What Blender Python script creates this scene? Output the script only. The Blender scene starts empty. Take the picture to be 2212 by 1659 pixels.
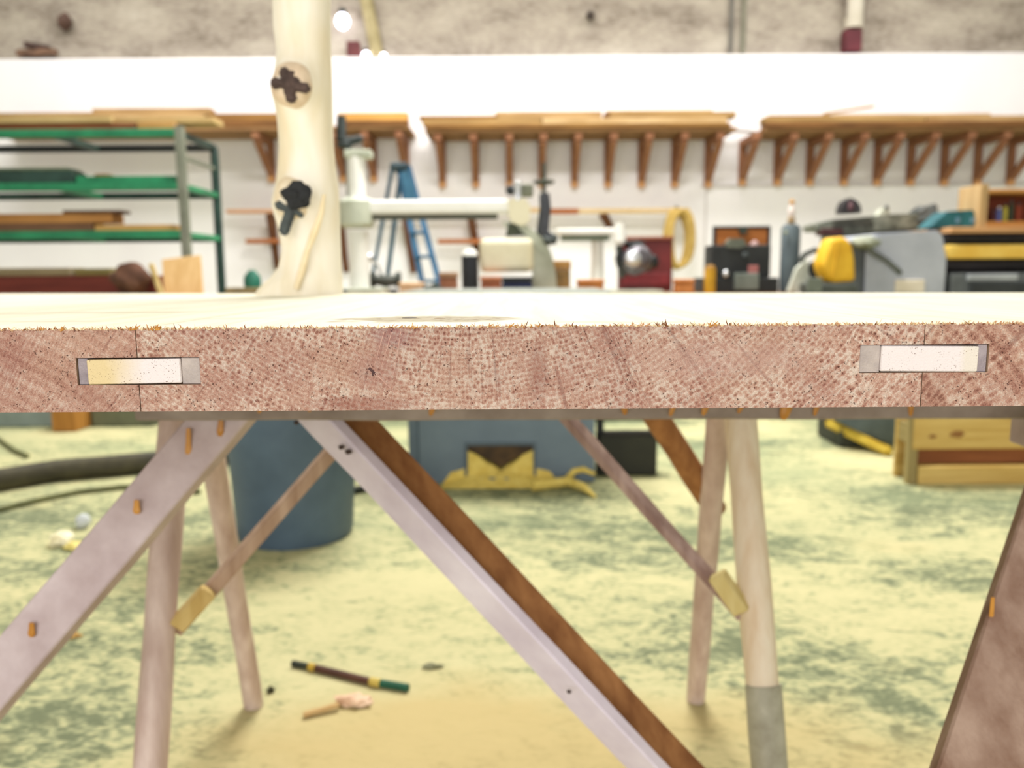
import bpy, bmesh, math, random
from mathutils import Vector, Matrix, noise as mnoise
random.seed(7)
S = bpy.context.scene
COL = S.collection
# ------------------------------------------------------------------ camera
FPX, W, Hh = 1750.0, 2212.0, 1659.0
CH = 0.84                                   # camera height
PITCH = math.radians(7.8); ROLL = math.radians(0.38)
cam_d = bpy.data.cameras.new('camera'); cam = bpy.data.objects.new('camera', cam_d); COL.objects.link(cam)
RM = Matrix.Rotation(math.pi/2 - PITCH, 3, 'X') @ Matrix.Rotation(-ROLL, 3, 'Z')
cam.matrix_world = Matrix.Translation((0, 0, CH)) @ RM.to_4x4()
cam_d.sensor_width = 36; cam_d.lens = FPX/W*36
cam_d.clip_start = 0.02; cam_d.clip_end = 100
cam_d.dof.use_dof = True; cam_d.dof.focus_distance = 0.445; cam_d.dof.aperture_fstop = 7.5
S.camera = cam
S.view_settings.view_transform = 'Standard'; S.view_settings.look = 'None'
S.view_settings.gamma = 1; S.view_settings.use_curve_mapping = False
S.view_settings.exposure = -0.2
# ------------------------------------------------------------------ light
wd = bpy.data.worlds.new('world'); S.world = wd; wd.use_nodes = True
wd.node_tree.nodes['Background'].inputs[0].default_value = (1.0, 0.99, 0.98, 1)
wd.node_tree.nodes['Background'].inputs[1].default_value = 0.6
def area(name, loc, rot, sx, sy, power, col=(1, 1, 1)):
    d = bpy.data.lights.new(name, 'AREA'); d.shape = 'RECTANGLE'; d.size = sx; d.size_y = sy
    d.energy = power; d.color = col
    o = bpy.data.objects.new(name, d); COL.objects.link(o); o.location = loc; o.rotation_euler = rot
area('skylight_light', (0.3, 4.6, 4.9), (math.radians(-12), 0, 0), 2.2, 1.0, 430, (1.0, 0.98, 0.94))
area('skylight_light', (0, 7.4, 4.9), (0, 0, 0), 12.0, 1.0, 490, (1.0, 0.98, 0.96))
area('doorway_light', (-1.0, -4.8, 2.2), (math.radians(90), 0, 0), 7.0, 3.6, 350, (1.0, 0.97, 0.98))

# ------------------------------------------------------------------ pixel to world
def ray(px, py):
    return RM @ Vector(((px-W/2)/FPX, -(py-Hh/2)/FPX, -1))
def P(px, py, Y):
    d = ray(px, py); t = Y/d.y
    return Vector((d.x*t, Y, CH+d.z*t))
def G(px, py, z=0.0):
    d = ray(px, py); t = (z-CH)/d.z
    return Vector((d.x*t, d.y*t, z))

# ------------------------------------------------------------------ node helper
def rgb(h):
    if isinstance(h, str):
        v = [int(h[i:i+2], 16)/255 for i in (0, 2, 4)]
    else: v = [c/255 for c in h]
    return tuple((c/12.92 if c <= .04045 else ((c+.055)/1.055)**2.4) for c in v)+(1,)
class N:
    def __init__(s, name):
        s.m = bpy.data.materials.new(name); s.m.use_nodes = True; s.t = s.m.node_tree
        s.b = s.t.nodes['Principled BSDF']
        s.tc = s.t.nodes.new('ShaderNodeTexCoord')
    def put(s, sock, v):
        if v is None: return
        if isinstance(v, bpy.types.NodeSocket): s.t.links.new(v, sock)
        else: sock.default_value = v
    def math(s, op, a, b=None, c=None, clamp=False):
        n = s.t.nodes.new('ShaderNodeMath'); n.operation = op; n.use_clamp = clamp
        for i, v in enumerate((a, b, c)):
            if v is not None: s.put(n.inputs[i], v)
        return n.outputs[0]
    def map(s, v=None, scale=(1, 1, 1), rot=(0, 0, 0), loc=(0, 0, 0)):
        n = s.t.nodes.new('ShaderNodeMapping'); s.put(n.inputs[0], v or s.tc.outputs['Object'])
        n.inputs[1].default_value = loc; n.inputs[2].default_value = rot; n.inputs[3].default_value = scale
        return n.outputs[0]
    def noise(s, v=None, scale=5, detail=3, rough=.5, dist=0):
        n = s.t.nodes.new('ShaderNodeTexNoise'); s.put(n.inputs['Vector'], v or s.tc.outputs['Object'])
        n.inputs['Scale'].default_value = scale; n.inputs['Detail'].default_value = detail
        n.inputs['Roughness'].default_value = rough; n.inputs['Distortion'].default_value = dist
        return n.outputs['Fac']
    def vor(s, v, scale=1, rnd=1, feat='F1'):
        n = s.t.nodes.new('ShaderNodeTexVoronoi'); n.feature = feat; s.put(n.inputs['Vector'], v)
        n.inputs['Scale'].default_value = scale; n.inputs['Randomness'].default_value = rnd
        return n.outputs['Distance'], n.outputs.get('Color')
    def comb(s, x=0, y=0, z=0):
        n = s.t.nodes.new('ShaderNodeCombineXYZ')
        for i, v in enumerate((x, y, z)): s.put(n.inputs[i], v)
        return n.outputs[0]
    def sep(s, v):
        n = s.t.nodes.new('ShaderNodeSeparateXYZ'); s.put(n.inputs[0], v); return n.outputs
    def ramp(s, f, stops):
        n = s.t.nodes.new('ShaderNodeValToRGB'); s.put(n.inputs[0], f); e = n.color_ramp.elements
        while len(e) < len(stops): e.new(0.5)
        for i, (p, c) in enumerate(stops):
            e[i].position = p; e[i].color = c if len(c) == 4 else (*c, 1)
        return n.outputs[0]
    def mix(s, f, a, b, mode='MIX'):
        n = s.t.nodes.new('ShaderNodeMix'); n.data_type = 'RGBA'; n.blend_type = mode
        s.put(n.inputs[0], f); s.put(n.inputs[6], a); s.put(n.inputs[7], b); return n.outputs[2]
    def rng(s, v, a, b, c=0, d=1):
        n = s.t.nodes.new('ShaderNodeMapRange'); s.put(n.inputs[0], v)
        for i, q in enumerate((a, b, c, d)): n.inputs[i+1].default_value = q
        return n.outputs[0]
    def bump(s, h, strength=.3, dist=.001):
        n = s.t.nodes.new('ShaderNodeBump'); s.put(n.inputs['Height'], h)
        n.inputs['Strength'].default_value = strength; n.inputs['Distance'].default_value = dist
        s.t.links.new(n.outputs[0], s.b.inputs['Normal'])
    def fin(s, col, rough=.7, metal=0, spec=.3):
        s.put(s.b.inputs['Base Color'], col); s.put(s.b.inputs['Roughness'], rough)
        s.b.inputs['Metallic'].default_value = metal; s.b.inputs['Specular IOR Level'].default_value = spec
        return s.m
_mc = {}
def plain(c1, c2=None, scale=8, rough=.6, metal=0, bump=.15, spec=.35, stretch=(1, 1, 1)):
    """mottled paint, metal, plastic or wood: two close colours"""
    k = (c1, c2, scale, rough, metal, bump, stretch)
    if k in _mc: return _mc[k]
    n = N('surface_'+str(len(_mc)))
    a = rgb(c1); b = rgb(c2) if c2 else tuple(x*.82 for x in a[:3])+(1,)
    f = n.noise(n.map(scale=stretch), scale=scale, detail=4, rough=.6)
    c = n.ramp(f, [(.32, b), (.68, a)])
    g = n.noise(n.map(scale=stretch), scale=scale*12, detail=2)
    if bump: n.bump(g, bump, .002)
    _mc[k] = n.fin(c, rough, metal, spec); return _mc[k]
def wood(c1, c2, axis=0, scale=4, rough=.7):
    st = [12, 12, 12]; st[axis] = .8
    return plain(c1, c2, scale=scale, rough=rough, stretch=tuple(st), bump=.2, spec=.2)
def emit(col, power):
    n = N('lamp_glow'); n.b.inputs['Emission Color'].default_value = rgb(col); n.b.inputs['Emission Strength'].default_value = power
    return n.fin(rgb('ffffff'))

# ------------------------------------------------------------------ object helpers
ORG = {}
def setp(o, label=None, cat=None, group=None, kind=None):
    for k, v in (('label', label), ('category', cat), ('group', group), ('kind', kind)):
        if v: o[k] = v
    return o
def thing(name, loc, label, cat, group=None):
    o = bpy.data.objects.new(name, None); COL.objects.link(o); o.location = Vector(loc); o.empty_display_size = .05
    ORG[o] = Vector(loc); return setp(o, label, cat, group)
def obj(name, bm, m, parent=None, label=None, cat=None, group=None, kind=None, smooth=False, origin=None):
    if parent is not None:
        org = ORG[parent]
    else:
        if origin is None:
            xs = [v.co for v in bm.verts]
            lo = Vector([min(c[i] for c in xs) for i in range(3)]); hi = Vector([max(c[i] for c in xs) for i in range(3)])
            org = Vector(((lo.x+hi.x)/2, (lo.y+hi.y)/2, lo.z))
        else: org = Vector(origin)
    bmesh.ops.translate(bm, verts=bm.verts, vec=-org)
    bmesh.ops.recalc_face_normals(bm, faces=bm.faces)
    me = bpy.data.meshes.new(name); bm.to_mesh(me); bm.free()
    ms = m if isinstance(m, (list, tuple)) else [m]
    for q in ms: me.materials.append(q)
    if smooth:
        me.polygons.foreach_set('use_smooth', [True]*len(me.polygons))
        try: me.set_sharp_from_angle(angle=math.radians(40))
        except Exception: pass
    o = bpy.data.objects.new(name, me); COL.objects.link(o)
    if parent is not None: o.parent = parent
    else: o.location = org
    ORG[o] = org
    return setp(o, label, cat, group, kind)
def join(*bms):
    out = bmesh.new()
    for b in bms:
        me = bpy.data.meshes.new('t'); b.to_mesh(me); b.free(); out.from_mesh(me); bpy.data.meshes.remove(me)
    return out
def box(x0, x1, y0, y1, z0, z1, bev=0.0, seg=1):
    bm = bmesh.new(); bmesh.ops.create_cube(bm, size=1)
    bmesh.ops.scale(bm, verts=bm.verts, vec=(abs(x1-x0), abs(y1-y0), abs(z1-z0)))
    bmesh.ops.translate(bm, verts=bm.verts, vec=((x0+x1)/2, (y0+y1)/2, (z0+z1)/2))
    if bev: bmesh.ops.bevel(bm, geom=bm.edges[:], offset=bev, segments=seg, affect='EDGES', profile=.5)
    return bm
def pbox(px0, px1, py0, py1, Y, depth, bev=.004, seg=1):
    """box whose front face at distance Y covers the given picture rectangle"""
    a = P(px0, (py0+py1)/2, Y); b = P(px1, (py0+py1)/2, Y); t = P((px0+px1)/2, py0, Y); u = P((px0+px1)/2, py1, Y)
    return box(a.x, b.x, Y, Y+depth, u.z, t.z, bev, seg)
def bar(p0, p1, w, t, twist=0, bev=.002, ref=None, taper=1.0, seg=1, cuts=0, jit=0):
    """beam from p0 to p1; w across the sight line, t along it"""
    p0 = Vector(p0); p1 = Vector(p1); d = (p1-p0).normalized()
    ref = Vector(ref) if ref else Vector((0, 1, 0))
    s = d.cross(ref).normalized(); u = s.cross(d).normalized()
    R = Matrix.Rotation(twist, 3, d); s = R @ s; u = R @ u
    bm = bmesh.new(); n = cuts+2; rings = []
    for i in range(n):
        f = i/(n-1); c = p0.lerp(p1, f); k = 1+(taper-1)*f
        j = [(random.uniform(-jit, jit) if 0 < i < n-1 else 0) for _ in range(8)]
        rings.append([bm.verts.new(c+s*(a*w*k/2+j[q])+u*(b*t*k/2+j[q+4])) for q, (a, b) in enumerate(((-1, -1), (1, -1), (1, 1), (-1, 1)))])
    bm.faces.new(rings[0]); bm.faces.new(rings[-1][::-1])
    for A, B in zip(rings, rings[1:]):
        for i in range(4): bm.faces.new((A[i], A[(i+1) % 4], B[(i+1) % 4], B[i]))
    if bev: bmesh.ops.bevel(bm, geom=[e for e in bm.edges if e.calc_length() > 0], offset=bev, segments=seg, affect='EDGES')
    return bm
def tube(pts, radii, n=16, wob=0, closed=False, seed=0):
    pts = [Vector(p) for p in pts]
    if not hasattr(radii, '__len__'): radii = [radii]*len(pts)
    bm = bmesh.new(); rings = []; prev = None; L = len(pts)
    for i, p in enumerate(pts):
        if closed: d = pts[(i+1) % L]-pts[i-1]
        else: d = pts[min(i+1, L-1)]-pts[max(i-1, 0)]
        d.normalize()
        if prev is None:
            a = Vector((1, 0, 0)) if abs(d.x) < .8 else Vector((0, 0, 1)); s = d.cross(a).normalized()
        else: s = (prev-d*prev.dot(d)).normalized()
        prev = s; u = d.cross(s); ring = []
        for k in range(n):
            an = 2*math.pi*k/n; r = radii[i]
            if wob: r *= 1+wob*mnoise.noise(Vector((math.cos(an)*1.3+seed, math.sin(an)*1.3, i*.45+seed)))
            ring.append(bm.verts.new(p+(s*math.cos(an)+u*math.sin(an))*r))
        rings.append(ring)
    prs = list(zip(rings, rings[1:]))+([(rings[-1], rings[0])] if closed else [])
    for A, B in prs:
        for k in range(n): bm.faces.new((A[k], A[(k+1) % n], B[(k+1) % n], B[k]))
    if not closed: bm.faces.new(rings[0][::-1]); bm.faces.new(rings[-1])
    return bm
def line(a, b, n): return [Vector(a).lerp(Vector(b), i/(n-1)) for i in range(n)]
def lathe(c, prof, n=32):
    """prof: (radius, z) list from bottom to top about the vertical axis through c"""
    bm = bmesh.new(); rings = []
    for r, z in prof:
        rings.append([bm.verts.new((c[0]+r*math.cos(2*math.pi*k/n), c[1]+r*math.sin(2*math.pi*k/n), c[2]+z)) for k in range(n)])
    for A, B in zip(rings, rings[1:]):
        for k in range(n): bm.faces.new((A[k], A[(k+1) % n], B[(k+1) % n], B[k]))
    bm.faces.new(rings[0][::-1]); bm.faces.new(rings[-1]); return bm
def blob(c, r, seed=0, rough=.15, sub=3):
    bm = bmesh.new(); bmesh.ops.create_icosphere(bm, subdivisions=sub, radius=1)
    for v in bm.verts:
        k = 1+rough*mnoise.noise(v.co*1.7+Vector((seed, seed*.3, 0)))*2
        v.co = Vector((v.co.x*r[0]*k, v.co.y*r[1]*k, v.co.z*r[2]*k))+Vector(c)
    return bm
def prism(poly, y0, y1):
    """polygon in (x, z) given front profile, extruded from y0 to y1"""
    bm = bmesh.new(); A = [bm.verts.new((x, y0, z)) for x, z in poly]; B = [bm.verts.new((x, y1, z)) for x, z in poly]
    bm.faces.new(A); bm.faces.new(B[::-1]); n = len(poly)
    for i in range(n): bm.faces.new((A[i], A[(i+1) % n], B[(i+1) % n], B[i]))
    return bm
def pprism(pts, Y, depth):
    return prism([(P(x, y, Y).x, P(x, y, Y).z) for x, y in pts], Y, Y+depth)
def extend(a, b, z):
    d = b-a; return a+d*((z-a.z)/d.z)

# ------------------------------------------------------------------ materials
Zm = P(1106, 795, .44).z
def ex(px): return P(px, 795, .44).x
def ez(py): return P(1106, py, .44).z
SLAB_Z = P(1106, 884, .44).z
def end_grain(name, cx, cz, seed, tint=(1, 1, 1), ring=.0027, cell=.0021, patches=(), rnd=.62, cc_amp=.80, wide_amp=.25):
    n = N(name); X, Y, Z = n.sep(n.tc.outputs['Object'])
    wob = n.noise(n.map(loc=(seed, 0, 0)), scale=26, detail=2)
    wob2 = n.noise(n.map(loc=(seed, 3, 0)), scale=300, detail=2)
    dx = n.math('SUBTRACT', X, cx); dz = n.math('SUBTRACT', Z, cz-SLAB_Z)
    r = n.math('SQRT', n.math('ADD', n.math('MULTIPLY', dx, dx), n.math('MULTIPLY', dz, dz)))
    r = n.math('ADD', r, n.math('MULTIPLY', n.math('SUBTRACT', wob, .5), .006))
    r = n.math('ADD', r, n.math('MULTIPLY', n.math('SUBTRACT', wob2, .5), .0016))
    sg = -1 if cz > Zm else 1
    th = n.math('ARCTAN2', n.math('MULTIPLY', dx, sg), n.math('MULTIPLY', dz, sg))
    R0 = max(.05, abs(cz-Zm))
    tl = n.math('MULTIPLY', th, R0)
    rr = n.math('DIVIDE', r, ring)
    V = n.comb(n.math('DIVIDE', tl, cell), rr, seed)
    d1, c1 = n.vor(V, 1.0, rnd)
    V2 = n.comb(n.math('DIVIDE', tl, .0012), n.math('DIVIDE', r, .0013), seed+4)
    d2, c2 = n.vor(V2, 1.0, .95)
    fn = n.noise(n.comb(n.math('MULTIPLY', tl, 1900), n.math('MULTIPLY', r, 1300), seed), scale=1, detail=4, rough=.75, dist=.6)
    row = n.math('ABSOLUTE', n.math('SUBTRACT', n.math('FRACT', rr), .5))
    wide = n.noise(n.comb(n.math('MULTIPLY', tl, 6), n.math('DIVIDE', r, ring*2.6), seed), scale=1, detail=1)
    pres2 = n.rng(n.noise(n.map(loc=(seed, 7, 0)), scale=55, detail=2), .35, .6, .35, 1)
    cellh = n.math('MULTIPLY', n.math('SUBTRACT', d1, .42), n.math('MULTIPLY', pres2, cc_amp))
    cellh = n.math('MAXIMUM', n.math('MINIMUM', n.math('MULTIPLY', cellh, 1.15), .32), -.21)
    h = n.math('ADD', .42, cellh)
    h = n.math('ADD', h, n.math('MULTIPLY', n.math('SUBTRACT', d2, .45), .16))
    h = n.math('ADD', h, n.math('MULTIPLY', n.math('SUBTRACT', row, .25), .24))
    h = n.math('ADD', h, n.math('MULTIPLY', n.math('SUBTRACT', fn, .5), 1.0))
    h = n.math('ADD', h, n.math('MULTIPLY', n.math('SUBTRACT', wide, .5), wide_amp))
    col = n.ramp(h, [(.08, rgb('8f6154')), (.25, rgb('b58575')), (.38, rgb('cda18f')), (.52, rgb('dcb8a6')), (.72, rgb('f2dfd0'))])
    big = n.noise(n.map(loc=(seed, 1, 0)), scale=22, detail=3)
    col = n.mix(n.rng(big, .45, .75, 0, .42), col, rgb('a9706a'))
    big2 = n.noise(n.map(loc=(seed+9, 1, 0)), scale=14, detail=2)
    col = n.mix(n.rng(big2, .5, .75, 0, .4), col, rgb('d8b49a'))
    rayn = n.noise(n.comb(n.math('MULTIPLY', tl, 420), n.math('MULTIPLY', r, 14), seed), scale=1, detail=2, rough=.6)
    col = n.mix(n.rng(rayn, .62, .72, 0, .45), col, rgb('8c5a52'))
    col = n.mix(n.rng(rayn, .33, .26, 0, .4), col, rgb('ecccba'))
    wx = n.noise(scale=900, detail=2); wz = n.noise(n.map(loc=(.3, .1, .7)), scale=1100, detail=2)
    vd, vc = n.vor(n.comb(n.math('MULTIPLY', n.math('ADD', X, n.math('MULTIPLY', wx, .0022)), 640), seed, n.math('MULTIPLY', n.math('ADD', Z, n.math('MULTIPLY', wz, .0022)), 560)), 1, 1)
    pres = n.noise(n.map(loc=(seed, 5, 0)), scale=120, detail=2)
    dot = n.math('MULTIPLY', n.rng(vd, .27, .15), n.rng(pres, .47, .57))
    col = n.mix(n.math('MULTIPLY', dot, .85), col, rgb('56322a'))
    for sx, sz, rx, rz, amt, cc in patches:
        ax = n.math('DIVIDE', n.math('SUBTRACT', X, ex(sx)), rx); az = n.math('DIVIDE', n.math('SUBTRACT', Z, ez(sz)-SLAB_Z), rz)
        ee = n.math('SQRT', n.math('ADD', n.math('MULTIPLY', ax, ax), n.math('MULTIPLY', az, az)))
        ee = n.math('ADD', ee, n.math('MULTIPLY', n.math('SUBTRACT', n.noise(scale=130, detail=3), .5), .9))
        col = n.mix(n.rng(ee, 1.15, .5, 0, amt), col, rgb(cc))
    col = n.mix(1.0, col, (*tint, 1), 'MULTIPLY')
    n.bump(n.math('SUBTRACT', h, n.math('MULTIPLY', dot, .5)), .9, .0011)
    return n.fin(col, .85, 0, .15)
EG = [end_grain('end_grain_left', ex(-300), ez(1400), 3.1, (1.0, .98, .98), .0062, .0012, rnd=.8, cc_amp=.35, wide_amp=.45),
      end_grain('end_grain_middle', ex(1010), ez(60), 11.7, (1, .99, .98), patches=((810, 800, .015, .013, .5, 'bb8a80'), (850, 725, .014, .008, .42, 'a4717a'), (1165, 800, .006, .018, .4, 'a06a60'), (780, 870, .03, .005, .5, 'a5685c'), (1560, 780, .05, .012, .35, 'dcb9ae'))),
      end_grain('end_grain_right', ex(1700), ez(1150), 23.9, (.97, .95, .93), .0056, .0020, rnd=.6, cc_amp=.6, wide_amp=.9)]
def top_wood():
    n = N('slab_face'); X, Y, Z = n.sep(n.tc.outputs['Object']); Y = n.math('ADD', Y, .8)
    g = n.noise(n.map(scale=(40, 2.2, 40)), scale=2, detail=4, dist=.6)
    col = n.ramp(g, [(.25, rgb('e2dcc2')), (.6, rgb('efecdb'))])
    s = n.noise(n.map(scale=(3.2, 9, 3), loc=(3.3, 1.2, 0)), scale=1.4, detail=3)
    col = n.mix(n.rng(s, .58, .68, 0, .6), col, rgb('b9b08c'))
    c = G(930, 689, ez(705))
    ddx = n.math('DIVIDE', n.math('SUBTRACT', X, c.x), .062); ddy = n.math('DIVIDE', n.math('SUBTRACT', Y, c.y), .036)
    e = n.math('SQRT', n.math('ADD', n.math('MULTIPLY', ddx, ddx), n.math('MULTIPLY', ddy, ddy)))
    e = n.math('ADD', e, n.math('MULTIPLY', n.math('SUBTRACT', n.noise(scale=60, detail=3), .5), 1.1))
    col = n.mix(n.rng(e, 1.05, .8, 0, .9), col, rgb('ab9e80'))
    col = n.mix(n.math('MULTIPLY', n.rng(e, 1.0, .7), n.rng(n.noise(scale=170, detail=3), .53, .66)), col, rgb('84704f'))
    n.bump(g, .1, .001)
    return n.fin(col, .65, 0, .2)
TOPW = top_wood()
UNDER = wood('b89c84', '8f7460', 1, 3)
TEN = N('tenon_end')
_v, _ = TEN.vor(TEN.map(scale=(900, 900, 900)), 1, 1)
_p = TEN.math('MULTIPLY', TEN.rng(_v, .3, .12), TEN.rng(TEN.noise(scale=130), .45, .62))
_X, _Y, _Z = TEN.sep(TEN.tc.outputs['Object'])
_c = TEN.mix(TEN.rng(TEN.math('ADD', _X, TEN.math('MULTIPLY', TEN.noise(scale=90), .012)), ex(225)+.006, ex(315)+.006), rgb('dfcb9c'), rgb('eae1e0'))
_c = TEN.mix(TEN.rng(_X, ex(2070), ex(2085), 0, .45), _c, rgb('ddd6ba'))
_c = TEN.mix(_p, _c, rgb('6b4a35')); TEN.bump(TEN.noise(scale=900, detail=3), .6, .0006); TEN = TEN.fin(_c, .8)
FILL = plain('c0b4ac', 'a39894', 90, .45, bump=.2)
FILLD = plain('a79ca0', '857a80', 90, .45, bump=.2)
LOG = wood('dccabf', 'b9a196', 2, 3)
LOGY = wood('f0e6cf', 'dcc7a8', 2, 3)
BOARDL = plain('d4c6c6', 'b5a3a2', 14, .7, bump=.25)
BOARDP = plain('e8e1ea', 'cdc2ce', 9, .65, bump=.2)
BOARDB = wood('a9784a', '7e5230', 2, 3)
DRIP = plain('cf9440', 'b3772a', 40, .3, spec=.5)
SHELFW = wood('a98258', '7f5c3c', 0, 3)
BRK = wood('a67858', '875740', 2, 3)
TAN = [wood('c3a06f', '9a774c', 0, 3), wood('b5935f', '8c6c42', 0, 2.2), wood('d3b588', 'ad8c5d', 0, 3), wood('a0763f', '7b5530', 0, 3), wood('8d6238', '66452a', 0, 3)]
GREEN = plain('2d8f62', '1f6f4c', 6, .5)
DGREEN = plain('2e4a42', '1d332e', 6, .5)
OLIVE = plain('83887a', '686d5e', 6, .5)
GREYM = plain('9aa0a8', '868c93', 4, .5)
BLUEG = plain('66788a', '586878', 5, .55)
CREAM = plain('ece6cc', 'dad2b4', 5, .5)
PALEG = plain('c3c8b8', 'a5ab99', 6, .5)
STEEL = plain('dfe2e6', 'c4c8cc', 10, .25, .7)
BLACK = plain('24282a', '15181a', 6, .5)
DGREY = plain('4d5254', '383c3e', 6, .55)
WHITE = plain('f2f2ee', 'e6e6e0', 5, .6)
RED = plain('7a2b2b', '5c1f20', 5, .5)
YEL = plain('f0c43a', 'd9a31e', 8, .55)
DUST = plain('e6d78f', 'cdb868', 30, .95, bump=.5)
BLUE = plain('37698c', '264e6e', 6, .45)
ORANGE = plain('d08a4e', 'b06c36', 8, .6)

# ------------------------------------------------------------------ setting
n = N('dusty_concrete')
v0 = n.map(scale=(1, 1.7, 1), rot=(0, 0, .35))
a = n.noise(v0, scale=1.1, detail=3); b = n.noise(v0, scale=12, detail=7, rough=.74, dist=.5); c = n.noise(v0, scale=48, detail=3)
m = n.math('ADD', n.math('MULTIPLY', a, .55), n.math('MULTIPLY', b, .5)); m = n.math('ADD', m, n.math('MULTIPLY', n.math('SUBTRACT', c, .3), .26))
col = n.ramp(m, [(.485, rgb('70775d')), (.535, rgb('959a78')), (.575, rgb('b8b68b')), (.655, rgb('c6c095'))])
X, Y, Z = n.sep(n.tc.outputs['Object'])
o_ = n.noise(v0, scale=1.6, detail=3)
near = n.math('MULTIPLY', n.rng(Y, 1.75, 1.35), n.rng(n.math('ABSOLUTE', X), 1.0, .1, .2, 1))
tan_mask = n.rng(n.math('ADD', n.math('MULTIPLY', o_, .7), n.math('MULTIPLY', near, .36)), .44, .68)  # tan tone, strongest close to the viewer and near the middle
col = n.mix(n.math('MULTIPLY', tan_mask, .8), col, rgb('bfab78'))
far = n.math('MULTIPLY', n.rng(n.noise(v0, scale=.9, detail=2), .45, .6), n.rng(Y, 2.2, 3.2))
col = n.mix(n.math('MULTIPLY', far, .5), col, rgb('8f9a78'))
n.bump(m, .5, .01)
FLOORM = n.fin(col, .9, 0, .1)
obj('floor', box(-9.5, 9.5, -5, 10.2, -.12, 0), FLOORM, kind='structure', origin=(0, 0, 0))
WD = 9.5
zt = P(1106, 120, WD).z
n = N('white_wall_paint')
w = n.noise(n.map(scale=(1, 1, .5)), scale=1.5, detail=3)
WALLW = n.fin(n.ramp(w, [(.3, rgb('f3f0f4')), (.7, rgb('fbfafc'))]), .8)
n = N('rough_cast_concrete')
a = n.noise(n.map(scale=(1, 1, 2.2)), scale=1.3, detail=6, rough=.65); b = n.noise(n.map(scale=(1, 1, 2.5)), scale=11, detail=5, rough=.7)
m = n.math('ADD', n.math('MULTIPLY', a, .6), n.math('MULTIPLY', b, .4))
col = n.ramp(m, [(.38, rgb('7f7569')), (.47, rgb('a1978b')), (.56, rgb('b3aa9c')), (.68, rgb('c6bfb1'))])
n.bump(m, .7, .02)
CONC = n.fin(col, .9)
obj('wall_back', box(-9.5, 9.5, WD, WD+.35, 0, zt, .01), WALLW, kind='structure')
obj('wall_upper', box(-9.5, 9.5, WD+.16, WD+.36, zt-.02, 5.0), CONC, kind='structure')
obj('wall_left', box(-9.7, -9.5, -5, WD+.3, 0, 5), WALLW, kind='structure')
obj('wall_right', box(9.5, 9.7, -5, WD+.3, 0, 5), WALLW, kind='structure')
obj('ceiling', box(-9.7, 9.7, -5, WD+.5, 5, 5.15), plain('d9d4c8', 'c9c3b6', 2, .9), kind='structure')
obj('trim_1', pbox(1515, 2330, 396, 402, WD-.02, .03, .003), plain('d8d3d2', 'cbc6c4', 3), kind='structure')
obj('trim_2', pbox(1521, 1525, 400, 640, WD-.015, .02, .002), plain('dcd8d8', 'd0cbca', 3), kind='structure')

# ------------------------------------------------------------------ table top (closest)
TY = .44
ztop, zbot = ez(705), ez(884)
def far_edge(x):
    a_ = G(0, 634, ztop); b_ = G(2212, 632, ztop)
    return a_.y+(b_.y-a_.y)*(x-a_.x)/(b_.x-a_.x)
tt = thing('tabletop', (0, .8, zbot), 'thick glued-up oak slab with end grain towards the viewer and two loose tenons', 'tabletop')
def plank(x0, x1, mat, notch_l=None, notch_r=None, seed=0):
    rnd = random.Random(seed)
    k = max(8, int((x1-x0)/.0035)); top = []
    for i in range(k+1):
        x = x0+(x1-x0)*i/k
        top.append((x, ztop+(rnd.uniform(-.0006, .0003) if 0 < i < k else 0)))
    poly = [(x0, zbot)]
    if notch_l: xa, za, zb = notch_l; poly += [(x0, za), (xa, za), (xa, zb), (x0, zb)]
    poly += top
    if notch_r: xa, za, zb = notch_r; poly += [(x1, zb), (xa, zb), (xa, za), (x1, za)]
    poly += [(x1, zbot)]
    bm = bmesh.new(); A = [bm.verts.new((x, TY, z)) for x, z in poly]
    B = [bm.verts.new((x, TY+.004, min(z, ztop))) for x, z in poly]
    C = [bm.verts.new((x, far_edge(x), min(z, ztop) if z < ztop-.002 else ztop)) for x, z in poly]
    for v, (x, z) in zip(B, poly):
        if z > ztop-.002: v.co.z = ztop
    f = bm.faces.new(A); f.material_index = 0; f = bm.faces.new(C[::-1]); f.material_index = 0
    m_ = len(poly)
    for U, V in ((A, B), (B, C)):
        for i in range(m_):
            j = (i+1) % m_; f = bm.faces.new((U[i], U[j], V[j], V[i]))
            f.material_index = 1 if min(poly[i][1], poly[j][1]) > ztop-.002 else 2
    bm.normal_update(); bmesh.ops.triangulate(bm, faces=[f for f in bm.faces if len(f.verts) > 4])
    return obj('plank', bm, [mat, TOPW, UNDER], tt)
gap = .00025
xs1, xs2 = ex(298), ex(1993)
n1 = (ez(826), ez(767)); n2 = (ez(811), ez(750))
plank(-.86, -.62, EG[1], seed=1)
plank(-.6195, xs1-gap, EG[0], None, (ex(165), *n1), 2)
plank(xs1+gap, xs2-gap, EG[1], (ex(432), *n1), (ex(1856), *n2), 3)
plank(xs2+gap, .62, EG[2], (ex(2134), *n2), None, 4)
plank(.6205, .86, EG[0], seed=5)
def filler(pa, pb, zz, m, lab, dy=.0012):
    obj('slot_filler', box(ex(pa)+.0001, ex(pb)-.0001, TY+dy, TY+.06, zz[0]+.0002, zz[1]-.0003, .0003), m, tt, lab)
def tenon(pa, pb, zz, lab, tilt):
    bm = box(ex(pa), ex(pb), TY-.0001, TY+.07, zz[0]+.0006, zz[1]-.0009, .0005)
    bmesh.ops.rotate(bm, verts=bm.verts, cent=(ex((pa+pb)/2), TY, sum(zz)/2), matrix=Matrix.Rotation(tilt, 3, 'Y'))
    obj('loose_tenon', bm, TEN, tt, lab)
filler(166, 188, n1, FILLD, 'grey end of the left slot'); filler(390, 431, n1, FILL, 'pale grey hard filler right of the left tenon')
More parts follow.
